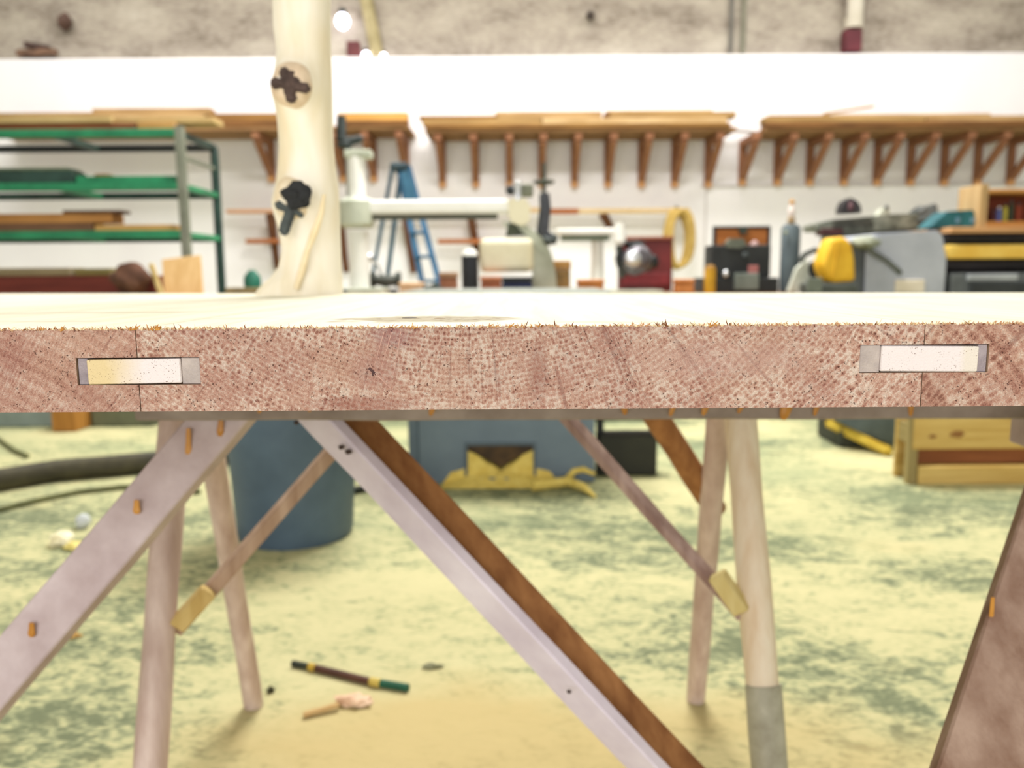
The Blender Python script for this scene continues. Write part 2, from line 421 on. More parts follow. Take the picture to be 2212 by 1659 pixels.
filler(1857, 1902, n2, FILL, 'pale grey scratched filler left of the right tenon'); filler(2112, 2133, n2, FILLD, 'dark grey end of the right slot')
tenon(188, 390, n1, 'cream loose tenon bridging the left seam', -.012); tenon(1902, 2112, n2, 'whitish loose tenon bridging the right seam', .012)
# torn fibres along the sawn upper edge, one piece of stuff per tone
def fibres(name, cnt, mat, seed, big):
    r = random.Random(seed); out = bmesh.new()
    for i in range(cnt):
        x = r.uniform(-.30, .30); L = r.uniform(.0007, .0022)*(big if r.random() < .25 else 1); w_ = r.uniform(.00015, .0004)*(1.3 if big > 1.5 else 1)
        a_ = r.uniform(-1.2, 1.2); y = TY+r.uniform(-.0006, .0015)
        p = Vector((x, y, ztop-r.uniform(.0002, .0008))); d = Vector((math.sin(a_), r.uniform(-.6, .2), math.cos(a_)*.8)).normalized()
        s = Vector((math.cos(a_), 0, -math.sin(a_)))*w_
        q = p+d*L*.6+s*r.uniform(-1, 1); e = p+d*L+s*r.uniform(-2, 2)
        vs = [out.verts.new(c_) for c_ in (p-s, p+s, p+Vector((0, w_, 0)), q-s*.7, q+s*.7, q+Vector((0, w_, 0)), e)]
        for t_ in ((0, 1, 4, 3), (1, 2, 5, 4), (2, 0, 3, 5)): out.faces.new([vs[k] for k in t_])
        for t_ in ((3, 4, 6), (4, 5, 6), (5, 3, 6)): out.faces.new([vs[k] for k in t_])
    obj(name, out, mat, tt, kind='stuff')
fibres('torn_fibres', 900, plain('d9b48c', 'b9805a', 200, .8), 5, 1.6)
fibres('torn_fibres', 900, plain('f3e8c6', 'e2cfa0', 200, .8), 6, 1.5)
r_ = random.Random(3); bms = []
for c_, w_, k_ in ((333, 14, 26), (285, 10, 10), (135, 8, 7), (90, 6, 5), (1540, 10, 9), (1105, 60, 16), (880, 40, 10)):
    for i in range(k_):
        p_ = P(c_+r_.uniform(-w_, w_), 705, TY-.0004); p_.z = ztop-.0006+r_.uniform(-.0004, .0008)
        q_ = p_+Vector((r_.uniform(-.0015, .0028), r_.uniform(-.001, .001), r_.uniform(.0006, .0026)))
        bms.append(bar(p_, q_, r_.uniform(.0004, .0009), .0003, bev=0, taper=.3))
obj('torn_splinters', join(*bms), plain('d59c4c', 'a8682c', 200, .8), tt, kind='stuff')
for x0_, y0_, x1_, y1_, w_ in ((797, 795, 812, 809, .0016), (803, 799, 806, 812, .0010)):
    obj('check', bar(P(x0_, y0_, TY-.0001), P(x1_, y1_, TY-.0001), w_, .0002, bev=0, taper=.6), plain('5b3a34', '43292a', 90), tt, 'short dark check in the end grain')
for x0_, y0_, x1_, y1_ in ((735, 718, 800, 798), (810, 806, 862, 856), (830, 716, 808, 792), (846, 718, 822, 800), (866, 716, 850, 812)):
    obj('ray_fleck', bar(P(x0_, y0_, TY-.0001), P(x1_, y1_, TY-.0001), .00030, .0002, bev=0, taper=.5), plain('deb9a9', 'c99c8c', 300), tt)
fibres('torn_fibres', 160, plain('8e5a34', '6b3f24', 200, .8), 7, 2.2)
# knot and check marks on the slab
kp = G(884, 687, ztop); obj('knot', lathe((kp.x, kp.y, ztop-.0004), [(.0052, 0), (.0046, .0007), (.002, .0011)], 16), plain('5a4a34', '3b2f20', 200), tt, 'dark knot on the upper face')
kp = G(950, 688.5, ztop); obj('knot', lathe((kp.x, kp.y, ztop-.0004), [(.0042, 0), (.0036, .0006), (.002, .0009)], 16), plain('9c8350', '7b6338', 200), tt, 'brown knot on the upper face')

# ------------------------------------------------------------------ near sawhorse (boards)
HY = .88
nh = thing('board_sawhorse', (0.1, HY, 0), 'near sawhorse of flat splayed boards spotted with amber glue drips, right under the slab edge', 'sawhorse', 'sawhorses under the slab')
ra = Vector((P(290, 890, HY).x, HY, zbot)); rb_ = Vector((.78, HY-.03, zbot))
rail_z = P(1106, 904, HY).z
bm = bar((ra.x, HY+.02, (zbot+rail_z)/2), (rb_.x, HY-.01, (zbot+rail_z)/2), .04, zbot-rail_z, ref=(0, 0, 1), cuts=12, jit=.001)
obj('rail', bm, plain('a89c92', '86796e', 14, .7, bump=.25), nh, 'grey weathered rail edge')
A0, A1 = P(480, 905, .91), P(-2, 1470, .85)
def leg_to(a_, b_, ztopp, w_, t_, tw, m, lab=None, name='leg', par=None, **k):
    u = extend(a_, b_, ztopp); v = extend(a_, b_, .012)
    return obj(name, bar(u, v, w_, t_, tw, **k), m, par or nh, lab)
leg_to(A0, A1, zbot-.036, .056, .026, .20, BOARDL, 'leg running down to the left, three amber drips on it', cuts=10, jit=.0006)
B0, B1 = P(690, 905, .93), P(1400, 1659, .88)
u = extend(B0, B1, zbot-.036); v = extend(B0, B1, .012)
obj('leg', bar(u, v, .046, .016, .66, cuts=10, jit=.0006), BOARDP, nh, 'pale leg running down to the right')
dirB = (v-u).normalized(); offB = Vector((.019, .027, .012))
obj('leg_shaded_side', bar(u+offB, v+offB, .040, .014, -.75, cuts=6, jit=.0005), BOARDB, nh, 'shaded side of the pale leg, painted brown')  # separate brown board paints the leg side shaded by the slab
C0, C1 = P(2372, 905, .80), P(2148, 1659, .60)
leg_to(C0, C1, zbot-.035, .082, .02, .45, wood('b39a88', '8b6e5c', 2, 3), 'broad brown leg at the right edge of the view', cuts=6, jit=.0006)
obj('end_cleat', bar((.60, HY+.0, zbot-.12), (.60, HY+.0, zbot-.004), .07, .05, ref=(0, 1, 0)), BOARDL, nh)
for x_, y_, Y_, r_ in ((737, 966, .907, .004), (752, 976, .906, .0045), (1229, 1494, .868, .003), (640, 913, .905, .0035)):
    obj('knot_mark', blob(P(x_, y_, Y_), (r_, .003, r_*.7), 3, .2, 2), plain('4b3a34', '2f2420', 90), nh, 'small dark knot mark')  # dark knot marks on the pale leg
def drip(px, py0, py1, Y, w_=.0035, par=None, dx=0, run=False):
    a_ = P(px, py0, Y); b_ = P(px+dx, py1, Y); k = 6
    w_ *= 1.15; pts = line(a_, b_, k); rad = [w_*.5, w_*.6, w_*.62, w_*.72, w_*.85, w_*.5]
    if run: rad = [w_*.75, w_*.72, w_*.68, w_*.62, w_*.5, w_*.25]
    bm = tube(pts, rad, 8)
    for v_ in bm.verts: v_.co.y = a_.y+(v_.co.y-a_.y-.0)*.35 if abs(a_.y-b_.y) < 1e-6 else v_.co.y
    obj('glue_drip', bm, DRIP, par or nh, 'amber glue drip')
drip(407, 925, 993, .890, .0042); drip(478, 893, 942, .892, .0042, dx=-3); drip(295, 1080, 1110, .872, .0045); drip(68, 1345, 1376, .845, .0045)
drip(2145, 1290, 1412, .668, .003, dx=-10)
for px, y1 in ((560, 893), (668, 890), (935, 898), (1349, 896), (1455, 899), (1525, 897), (1602, 893), (1700, 907), (1765, 898), (1968, 899), (2068, 886), (2093, 887), (2172, 886)):
    drip(px, 876, y1, HY-.022, .0075 if px == 1700 else random.uniform(.003, .0055), dx=random.uniform(-9, 2), run=True)
# ------------------------------------------------------------------ far sawhorse (peeled poles)
fh = thing('log_sawhorse', (-.1, 1.2, 0), 'farther sawhorse of round peeled poles with knee braces, standing behind the board one', 'sawhorse', 'sawhorses under the slab')
FR = .034
obj('rail', tube(line((P(330, 800, 1.2).x, 1.2, zbot-FR), (P(1680, 800, 1.2).x, 1.2, zbot-FR), 9), FR*.99, 18), LOG, fh, smooth=True)
def pole(px0, py0, Y0, px1, py1, Y1, r0, r1, m, lab, seed, zend=.0, up=zbot-.02):
    a_ = P(px0, py0, Y0); b_ = P(px1, py1, Y1)
    u = extend(a_, b_, up); v = extend(a_, b_, .004)
    return obj('leg', tube(line(u, v, 14), [r0+(r1-r0)*i/13 for i in range(14)], 20, .12, seed=seed), m, fh, lab, smooth=True), u, v
g1 = G(548, 1525, 0); g2 = G(1502, 1512, 0)
pole(376, 905, 1.17, 325, 1659, 1.03, .0205, .0235, LOG, 'near left pole leg', 1)
pole(462, 1000, 1.28, 548, 1520, g1.y, .0195, .018, LOG, 'far left pole leg', 2)
pole(1600, 905, 1.17, 1662, 1659, 1.03, .0235, .0225, LOGY, 'near right pole leg, partly stripped', 3)
pole(1551, 905, 1.26, 1503, 1510, g2.y, .0195, .018, LOG, 'far right pole leg', 4)
a_ = P(1647, 1472, 1.055); b_ = P(1668, 1700, 1.02)
obj('leg_shell', tube(line(P(1648, 1478, 1.062), P(1692, 2010, .962), 6), .0248, 18, .08, seed=7), plain('b9b8a4', '97947f', 30), fh, 'unstripped grey foot of the near right leg', smooth=True)
obj('brace', bar(P(378, 1362, 1.10), P(800, 880, 1.20), .019, .020, .35, cuts=5, jit=.0006), wood('c9b09a', '9a7c64', 2, 3), fh, 'left knee brace')
obj('brace_end', bar(P(381, 1352, 1.083), P(452, 1275, 1.095), .0235, .017, .35, cuts=2), wood('d9c283', 'b99a58', 2, 3), fh, 'yellowish sawn end of the left brace')
obj('brace', bar(P(1606, 1330, 1.10), P(1205, 880, 1.20), .015, .022, -.6, cuts=5, jit=.0006), wood('bfa89e', '8a7068', 2, 3), fh, 'right knee brace')
obj('brace_end', bar(P(1604, 1320, 1.083), P(1548, 1240, 1.095), .025, .019, -.5, cuts=2), wood('dccf95', 'c0ab68', 2, 3), fh, 'yellowish sawn end of the right brace')
obj('brace', tube(line(P(1546, 1100, 1.36), P(1405, 880, 1.25), 6), [.019, .02, .021, .02, .02, .02], 14, .1), BOARDB, fh, 'brown rear brace', smooth=True)

# ------------------------------------------------------------------ debarked post standing on the slab
PY = 1.18
pb = G(655, 632, ztop); PY = min(pb.y, far_edge(pb.x)-.09)
lv = [(-420, 588, 706), (-200, 588, 708), (-60, 590, 711), (0, 590, 712), (60, 592, 713), (110, 598, 714), (150, 596, 716), (200, 598, 718), (250, 599, 720), (320, 603, 722), (370, 601, 726), (400, 598, 730), (440, 590, 732), (480, 600, 733), (540, 610, 735), (578, 604, 736), (600, 588, 737), (618, 566, 738), (None, 550, 739)]
post = thing('log_post', (P(655, 600, PY).x, PY, ztop), 'pale debarked crooked log post with two dark branch knots, standing on the slab', 'post')
bm = bmesh.new(); rings = []
knots = [(628, 182, 46, .024), (632, 436, 44, .018)]
for i, (y, l, r_) in enumerate(lv):
    if y is None:
        z = ztop; cL = P(l, 632, PY).x; cR = P(r_, 632, PY).x
    else:
        a_, b_ = P(l, y, PY), P(r_, y, PY); z = a_.z; cL, cR = a_.x, b_.x
    rings.append((z, (cL+cR)/2, (cR-cL)/2))
def prof(z):
    for (z0, c0, r0), (z1, c1, r1) in zip(rings, rings[1:]):
        if z1 <= z <= z0:
            f = (z0-z)/(z0-z1); return c0+(c1-c0)*f, r0+(r1-r0)*f
    return rings[-1][1:]
NZ, NA = 130, 64; rows = []
kw = [(P(x, y, PY-.05), s*PY/FPX, h_) for x, y, s, h_ in knots]
for i in range(NZ+1):
    z = rings[0][0]+(rings[-1][0]-rings[0][0])*i/NZ; cx, rr = prof(max(z, ztop)); row = []
    for k in range(NA):
        an = 2*math.pi*k/NA
        p = Vector((cx+rr*math.cos(an), PY+min(rr, .05)*math.sin(an), z))
        nn = Vector((math.cos(an), math.sin(an), 0))
        d = .002*mnoise.noise(Vector((p.x*30, p.y*30, p.z*9)))
        for kc, ks, kh in kw:
            q = p-kc
            if nn.y < .3:
                d += kh*math.exp(-((q.x/ks)**2+(q.z/(ks*.95))**2)*1.1)*max(0, .25-nn.y)
        row.append(bm.verts.new(p+nn*d))
    rows.append(row)
for A_, B_ in zip(rows, rows[1:]):
    for k in range(NA): bm.faces.new((A_[k], A_[(k+1) % NA], B_[(k+1) % NA], B_[k]))
bm.faces.new(rows[0][::-1]); bm.faces.new(rows[-1])
n = N('debarked_log')
g = n.noise(n.map(scale=(1, 1, .22)), scale=26, detail=4); g2 = n.noise(n.map(scale=(1, 1, .5), loc=(2, 0, 1)), scale=9, detail=3)
col = n.ramp(g, [(.3, rgb('e3d8bb')), (.6, rgb('f1ebdb'))])
col = n.mix(n.rng(g2, .55, .70, 0, .55), col, rgb('dfc795')); n.bump(g, .3, .003)
POSTM = n.fin(col, .75, 0, .2)
obj('trunk', bm, POSTM, post, smooth=True)
def front_y(px, py, guess):
    return guess
k1 = P(630, 184, PY-.066); k2 = P(634, 430, PY-.064)
def disc(c, rx, rz, dep, m, name, lab, seed, lean=.0):
    bm = blob((0, 0, 0), (rx, dep, rz), seed, .05, 4)
    bmesh.ops.rotate(bm, verts=bm.verts, matrix=Matrix.Rotation(-.35, 3, 'Z'), cent=(0, 0, 0))
    bmesh.ops.translate(bm, verts=bm.verts, vec=c)
    return obj(name, bm, m, post, lab, smooth=True)
kn1 = disc(P(630, 184, PY-.048), .0285, .030, .021, plain('e2cfb4', 'cdb596', 60), 'branch_knot', 'upper branch knot with a dark cross-shaped crack', 2)
bms = []
for a0, a1, w_ in (((585, 158+18), (670, 193), .0125), ((612, 146), (632, 222), .0135), ((586, 185), (625, 178), .009)):
    bms.append(bar(P(a0[0], a0[1], PY-.0665), P(a1[0], a1[1], PY-.0665), w_, .010, bev=.003, cuts=4, jit=.0012, seg=2))
bms.append(blob(P(628, 182, PY-.066), (.013, .006, .015), 4, .2, 3))
obj('crack', join(*bms), plain('57463f', '3e312c', 90, .8), kn1, 'dark cross-shaped crack')
kn2 = disc(P(632, 432, PY-.046), .026, .031, .021, plain('e9dcc0', 'd5c09c', 60), 'branch_knot', 'lower branch knot with a black hollow', 5)
obj('hollow', blob(P(640, 424, PY-.070), (.0180, .007, .0180), 9, .22, 3), plain('232526', '141515', 90, .7), kn2, 'black hollow')
obj('bark_remnant', join(bar(P(634, 432, PY-.069), P(612, 508, PY-.064), .014, .008, bev=.003, cuts=4, jit=.0012, seg=2),
                         bar(P(594, 440, PY-.062), P(634, 456, PY-.068), .011, .008, bev=.003, cuts=3, jit=.0012, seg=2),
                         bar(P(630, 452, PY-.068), P(655, 468, PY-.062), .007, .006, bev=.002, cuts=2, jit=.001)), plain('4b5350', '34393a', 90, .7), kn2, 'dark grey bark remnant')
obj('root_ridge', tube([P(x, y, PY-.055) for x, y in ((700, 420), (694, 460), (680, 500), (664, 540), (652, 585), (640, 624))], [.002, .004, .005, .004, .005, .004], 12), plain('ecdcb8', 'e0cb9c', 40), post, 'tan ridge running down the trunk', smooth=True)

# ------------------------------------------------------------------ upper wall fittings
def lamp(px, py, r, lab, Y=WD-.1+.2):
    c = P(px, py, Y)
    t_ = thing('wall_lamp', c, lab, 'lamp', 'bare lamps glowing on the upper wall')
    obj('bulb', blob(c, (r, r, r*1.15), 1, 0, 3), emit('f4f0ff', 9), t_, smooth=True)
    obj('socket', join(lathe((c.x, c.y, c.z+r), [(r*.6, 0), (r*.6, r*.6), (r*.3, r*.9)], 14), bar(c+Vector((0, .0, r*1.6)), (c.x, WD+.17, c.z+r*1.6), .02, .02)), DGREY, t_)
lamp(740, 46, .075, 'largest and highest bare bulb glowing right of the log post', WD)
lamp(791, 121, .045, 'small glowing bulb at the wall ledge, left foot of the slanting pole', WD+.05)
lamp(829, 122, .034, 'smallest glowing bulb at the wall ledge, right of the slanting pole', WD+.05)
LY = WD+.078
obj('slanting_pole', tube(line(P(815, 119, LY), P(762, -150, LY), 8), .074, 14, .03), plain('b3a67e', '958a62', 8), label='olive wooden pole slanting above the white wall right of the post', cat='pole', smooth=True)
pt = P(762, 88, LY)
obj('junction_box', pbox(748, 776, 88, 121, WD+.04, .10, .01, 2), plain('70383a', '56282a', 6), label='small maroon box on the wall ledge beside the log post', cat='box')
def conduit(px, y1, m, lab, r=.025, Y=WD+.12):
    obj('conduit', tube(line(P(px, y1, Y), (P(px, y1, Y).x, Y, 4.98), 4), r, 12), m, label=lab, cat='pipe', smooth=True)
conduit(1578, 114, plain('77746e', '615e58', 5), 'left dark conduit of the close pair on the concrete wall')
conduit(1604, 114, plain('8b8a78', '6f6e5e', 5), 'right olive conduit of the close pair on the concrete wall')
vp = thing('vent_pipe', P(1844, 110, WD+.08), 'clear tube dropping into a maroon socket on the wall ledge at the upper right', 'pipe')
cc = P(1844, 55, WD+.08)
obj('tube', tube(line((cc.x, cc.y, P(1844, 62, WD+.08).z), (cc.x, cc.y, 4.98), 5), .10, 20), plain('d8d2c4', 'c6bfae', 4), vp, smooth=True)
obj('rim', join(*[tube(line((cc.x+s*.105, cc.y-.03, P(1844, 40, WD+.08).z), (cc.x+s*.105, cc.y-.03, 4.98), 3), .012, 8) for s in (-1, 1)]), plain('8a7f74', '746a60', 4), vp)
obj('socket', pbox(1826, 1863, 62, 110, WD+.01, .14, .012, 2), plain('70303a', '55222a', 6), vp, 'maroon socket')
obj('anchor_stub', tube(line(P(1276, 33, WD+.18), P(1276, 33, WD+.02), 3), [.045, .05, .03], 14, .1), plain('4f4540', '3a322e', 20), label='dark round stub on the concrete wall near the top centre', cat='fitting', smooth=True)
obj('anchor_stub', blob(P(139, 46, WD+.08), (.075, .08, .085), 3, .2, 3), plain('6b5248', '4d3a33', 20), label='dark round stub on the concrete wall at the upper left', cat='fitting', smooth=True)
sc = thing('timber_offcut', P(82, 122, WD+.08), 'rough brown timber offcut lying on the wall ledge at the far left', 'wood')
obj('offcut_body', bar(P(38, 116, WD+.07), P(122, 112, WD+.07), .06, .09, cuts=5, jit=.012, bev=.008), plain('8a6a55', '5c4438', 12), sc)
obj('offcut_stub', bar(P(55, 96, WD+.07), P(105, 106, WD+.07), .07, .08, cuts=3, jit=.012, bev=.008), plain('5d4640', '42302c', 12), sc)

# ------------------------------------------------------------------ high wall shelves with brackets and lumber
SD = .60          # shelf depth
def bracket_mesh(px, pyt, pyb, wpx=13):
    """triangular bracket: upright on the wall, arm out under the shelf, diagonal strut"""
    t_ = P(px, pyt, WD); b_ = P(px, pyb, WD); w_ = wpx*WD/FPX
    z1, z0 = t_.z, b_.z; x = t_.x; y = WD
    return join(box(x-w_/2, x+w_/2, y-.05, y-.001, z0+.05, z1, .004),
                box(x-w_/2*.9, x+w_/2*.9, y-.045, y-.001, z0-.03, z0+.05, .004)), \
        box(x-w_/2, x+w_/2, y-SD+.02, y-.05, z1-.075, z1, .004), \
        bar((x, y-.03, z0+.05), (x, y-SD+.04, z1-.04), w_*.9, .075, ref=(0, 0, 1), bev=.004)
BFOOT = wood('dba877', 'c48b58', 2, 3)
def wall_shelf(px0, px1, pyl, pyr, brs, pyb, lab):
    x0 = P(px0, pyl, WD-SD).x; x1 = P(px1, pyr, WD-SD).x
    z = (P(px0, pyl, WD-SD).z+P(px1, pyr, WD-SD).z)/2
    t_ = thing('wall_shelf', ((x0+x1)/2, WD-SD/2, z-.04), lab, 'shelf', 'lumber shelves high on the white wall')
    obj('shelf_board', box(x0, x1, WD-SD, WD-.001, z-.04, z, .004), SHELFW, t_)
    for bx in brs:
        zb = P(bx, pyb, WD).z
        u_, arm, st = bracket_mesh(bx, 300, pyb)
        # bring the top of the bracket to the shelf underside
        up = box(P(bx, 300, WD).x-.041, P(bx, 300, WD).x+.041, WD-.05, WD-.001, zb, z-.04, .004); u_.free(); arm.free(); st.free()
        x = P(bx, 300, WD).x
        b = obj('bracket', up, BRK, t_)
        obj('arm', box(x-.041, x+.041, WD-SD+.02, WD-.05, z-.115, z-.04, .004), BRK, b)
        obj('strut', bar((x, WD-.07, zb+.07), (x, WD-SD+.06, z-.12), .062, .07, ref=(0, 0, 1), bev=.004), BRK, b)
        obj('foot', box(x-.036, x+.036, WD-.075, WD-.003, zb-.02, zb+.05, .004), BFOOT, b, 'pale sawn end')
    return t_, z
def lumber(rows_, z, lab, grp):
    """rows: (px0, px1, layer thickness px list bottom-up ...)"""
    for px0, px1, lay, th, m, yoff, dp in rows_:
        Yf = WD-SD+yoff
        x0, x1 = P(px0, 260, Yf).x, P(px1, 260, Yf).x
        obj('board', box(x0, x1, Yf, Yf+dp, z+lay, z+lay+th-.001, .004), m, label=lab(px0, px1, lay), cat='board', group=grp)
T = TAN
t1, z1 = wall_shelf(-40, 884, 276, 272, [585, 740, 806, 876], 390, 'left high wall shelf, partly behind the log post and the green rack')
t2, z2 = wall_shelf(918, 1592, 282, 270, [955, 1027, 1100, 1170, 1241, 1313, 1386, 1458, 1530], 402, 'middle high wall shelf on nine brown brackets')
t3, z3 = wall_shelf(1650, 2290, 276, 272, [1600+4, 1680, 1750, 1824, 1896, 1968, 2041, 2113, 2185], 398, 'right high wall shelf above the thickness planer')
# (px0, px1, layer height above shelf, thickness, material, offset from the shelf front, depth, label)
def stack(z, items, grp):
    for px0, px1, lay, th, m, yo, dp, lab in items:
        Yf = WD-SD+yo; x0, x1 = P(px0, 255, Yf).x, P(px1, 255, Yf).x
        obj('board', box(x0, x1, Yf, Yf+dp, z+lay+.0005, z+lay+th, .004), m, label=lab, cat='board', group=grp)
stack(z1, [(-30, 330, 0, .06, T[3], -.02, .16, 'dark brown board lowest at the front of the left high shelf'),
           (335, 600, 0, .06, T[4], -.01, .16, 'dark brown board at the front of the left high shelf near the log post'),
           (-35, 440, .06, .06, T[2], -.02, .16, 'pale tan board second from the bottom on the left high shelf'),
           (445, 598, .06, .075, T[3], 0, .16, 'brown board ending behind the log post on the left high shelf'),
           (-30, 200, .12, .035, T[1], -.01, .16, 'thin tan board at the far left on top of the left high shelf'),
           (200, 455, .12, .075, T[0], 0, .16, 'orange-tan board lying topmost on the left high shelf'),
           (735, 880, 0, .05, T[4], -.02, .16, 'short dark board right of the log post under the orange one'),
           (730, 880, .05, .08, wood('dda85c', 'bf8843', 0, 3), -.02, .16, 'short orange board right of the log post on the left high shelf')], 'boards on the left high shelf')
stack(z2, [(918, 1580, 0, .035, T[3], -.03, .18, 'long brown board lowest on the middle high shelf'),
           (912, 1170, .035, .06, T[1], -.02, .18, 'tan board at the left end of the middle high shelf'),
           (1172, 1572, .035, .06, T[2], -.03, .18, 'pale tan board at the right of the middle high shelf'),
           (905, 1075, .095, .035, T[3], -.02, .16, 'short brown board at the left on top of the middle high shelf'),
           (1070, 1300, .095, .07, T[0], -.02, .16, 'orange-tan board in the centre on top of the middle high shelf'),
           (1318, 1590, .095, .06, T[1], -.01, .16, 'tan board overhanging the right end of the middle high shelf'),
           (1100, 1520, .0, .12, T[1], .25, .2, 'thick timber at the back of the middle high shelf'),
           (1310, 1540, .155, .022, T[2], 0, .14, 'thin pale lath topmost on the middle high shelf'),
           (1305, 1317, .1, .05, T[4], .0, .12, 'small dark block between boards on the middle high shelf')], 'boards on the middle high shelf')
stack(z3, [(1655, 2260, 0, .05, T[4], -.03, .18, 'long dark board lowest on the right high shelf'),
           (1652, 2000, .05, .06, T[1], -.03, .18, 'tan board at the left end of the right high shelf'),
           (2002, 2270, .05, .06, T[0], -.02, .18, 'orange-tan board at the right of the right high shelf'),
           (1800, 2140, .11, .025, T[2], 0, .16, 'pale lath on top of the right high shelf'),
           (1660, 1796, .11, .02, T[3], 0, .16, 'thin dark lath at the left on top of the right high shelf')], 'boards on the right high shelf')
obj('warped_lath', bar(P(1780, 246, WD-SD+.22), P(1886, 230, WD-SD+.22), .018, .08, bev=.003), T[2], label='thin warped lath sticking up from the right high shelf', cat='board')
obj('long_strip', bar((P(1585, 270, WD-SD+.5).x, WD-SD+.5, z2+.045), (P(1672, 262, WD-SD+.5).x, WD-SD+.5, z3+.012), .02, .05, bev=.003), plain('8a8070', '6c6354', 9), label='thin grey strip bridging the gap between middle and right shelves', cat='board')

# ------------------------------------------------------------------ low wall shelf with hooks, rope
ls = thing('peg_rail', (0, WD-.1, P(1000, 530, WD).z), 'low rail of reddish boards on brown brackets behind the ladder and radial saw', 'shelf')
RB = wood('b06f42', '8d5230', 0, 3)
for a0, a1, y0, y1, m in ((488, 600, 452, 460, wood('d3a580', 'b98663', 0, 3)), (530, 600, 516, 526, RB), (945, 1075, 516, 526, RB), (1190, 1250, 450, 462, RB), (1250, 1490, 450, 460, wood('ddc49b', 'c8ab7c', 0, 3)), (600, 1190, 450, 460, wood('d9bd95', 'c0a075', 0, 3))):
    obj('rail_board', pbox(a0, a1, y0, y1, WD-.22, .10, .003), m, ls)
for bx, y1 in ((594, 582), (742, 588), (886, 590), (1026, 560), (1312, 496)):
    c0 = P(bx-10, 462, WD-.2); c1 = P(bx+8, y1, WD-.02)
    obj('bracket', bar((c0.x, WD-.2, c0.z), (c1.x, WD-.06, c1.z), .10, .06, bev=.006, taper=.7), wood('6f4a35', '54341f', 2, 3), ls)
rc = P(1465, 516, WD-.34)
bms = []
for k in range(5):
    R_ = 1+.06*random.uniform(-1, 1); pts = []
    for i in range(28):
        an = 2*math.pi*i/28
        pts.append(rc+Vector((math.cos(an)*.115*R_+.012*k-.02, -.03*k+.02*math.sin(an*2+k)+.05, math.sin(an)*.30*R_+.02*math.cos(an*3+k))))
    bms.append(tube(pts, .026, 8, closed=True))
rp = thing('rope_coil', (rc.x, rc.y, rc.z-.33), 'tan coil of rope hanging at the end of the low rail, beside the red cabinet', 'rope')
obj('coil', join(*bms), plain('cdb068', 'a3843f', 30, .9), rp, smooth=True)
obj('binding', tube(line(rc+Vector((-.03, .02, .31)), rc+Vector((.03, .05, .27)), 5), .035, 10), plain('9a7a3c', '7c5f2c', 30), rp, smooth=True)
obj('hook', tube([rc+Vector((0, .05, .29)), rc+Vector((0, .1, .36)), rc+Vector((0, .20, .36))], .012, 8), DGREY, rp)

# ------------------------------------------------------------------ green steel lumber rack
RN, RF = 6.0, 6.68
xr = P(396, 420, RN).x
rk = thing('lumber_rack', (xr-1.2, 6.3, 0), 'green steel rack with three levels of lumber at the left', 'rack')
zz = [P(300, y, RN).z for y in (283, 398, 502)]; zlow = P(300, 620, RN).z-.12
xl = -4.4
ztp = zz[0]+.03
for x in (xr, xl):
    obj('front_upright', box(x-.03, x+.03, RN-.03, RN+.03, 0, ztp, .006, 2), OLIVE, rk, 'grey-green front upright')
    obj('rear_upright', tube([(x, RF, 0), (x, RF, zz[0]-.12), (x, RF, zz[0]-.03), (x-.05*(1 if x == xr else -1), RF, zz[0])], .034, 12), DGREEN, rk, 'dark rear upright', smooth=True)
for i, z in enumerate(zz+[zlow]):
    obj('front_beam', box(xl, xr, RN-.028, RN+.028, z-.045, z+.012, .005), GREEN, rk, 'bright green front beam')
    obj('rear_beam', box(xl, xr, RF-.028, RF+.028, z-.045, z+.008, .005), DGREEN if i else BLACK, rk, 'dark rear beam')
    for x in (xr, xl, -3.3):
        obj('cross_arm', box(x-.025, x+.025, RN+.028, RF-.028, z-.04, z, .004), GREEN if i else DGREEN, rk)
for x in (xr, xl):
    obj('diagonal_brace', bar((x, RN+.03, P(410, 338, RN).z), (x, RF-.03, P(455, 365, RF).z), .025, .02, ref=(1, 0, 0)), OLIVE, rk)
def rstack(z, items, grp):
    for px0, px1, lay, th, m, yo, dp, lab in items:
        Yf = RN+yo; x0, x1 = P(px0, 400, Yf).x, P(px1, 400, Yf).x
        obj('board', box(x0, x1, Yf, Yf+dp, z+.013+lay, z+.013+lay+th-.001, .004), m, label=lab, cat='board', group=grp)
GB = plain('6f7d64', '4f5c48', 9)
rstack(zz[0], [(-60, 300, 0, .05, wood('8b5334', '6b3d28', 0, 3), .03, .2, 'reddish brown board lowest on the top level of the green rack'),
               (305, 385, 0, .05, wood('c79a5e', 'a27842', 0, 3), .02, .16, 'short tan block at the right end of the top rack level'),
               (-60, 250, .05, .05, wood('ccb380', 'a98d58', 0, 3), .02, .2, 'pale tan board second on the top level of the green rack'),
               (256, 470, .05, .045, wood('c8ad78', 'a88a58', 0, 3), .06, .2, 'pale board overhanging the right end of the top rack level')], 'boards on the top level of the green rack')
rstack(zz[1], [(-60, 158, 0, .09, DGREEN, .0, .2, 'dark green painted board on the middle level of the green rack'),
               (-60, 150, .09, .02, GB, .0, .2, 'thin grey-green strip topmost on the middle level of the green rack'),
               (165, 380, 0, .05, GREEN, .02, .2, 'bright green board on the middle level of the green rack'),
               (205, 235, .05, .02, T[3], .05, .1, 'small brown offcut on the bright green board of the middle rack level')], 'boards on the middle level of the green rack')
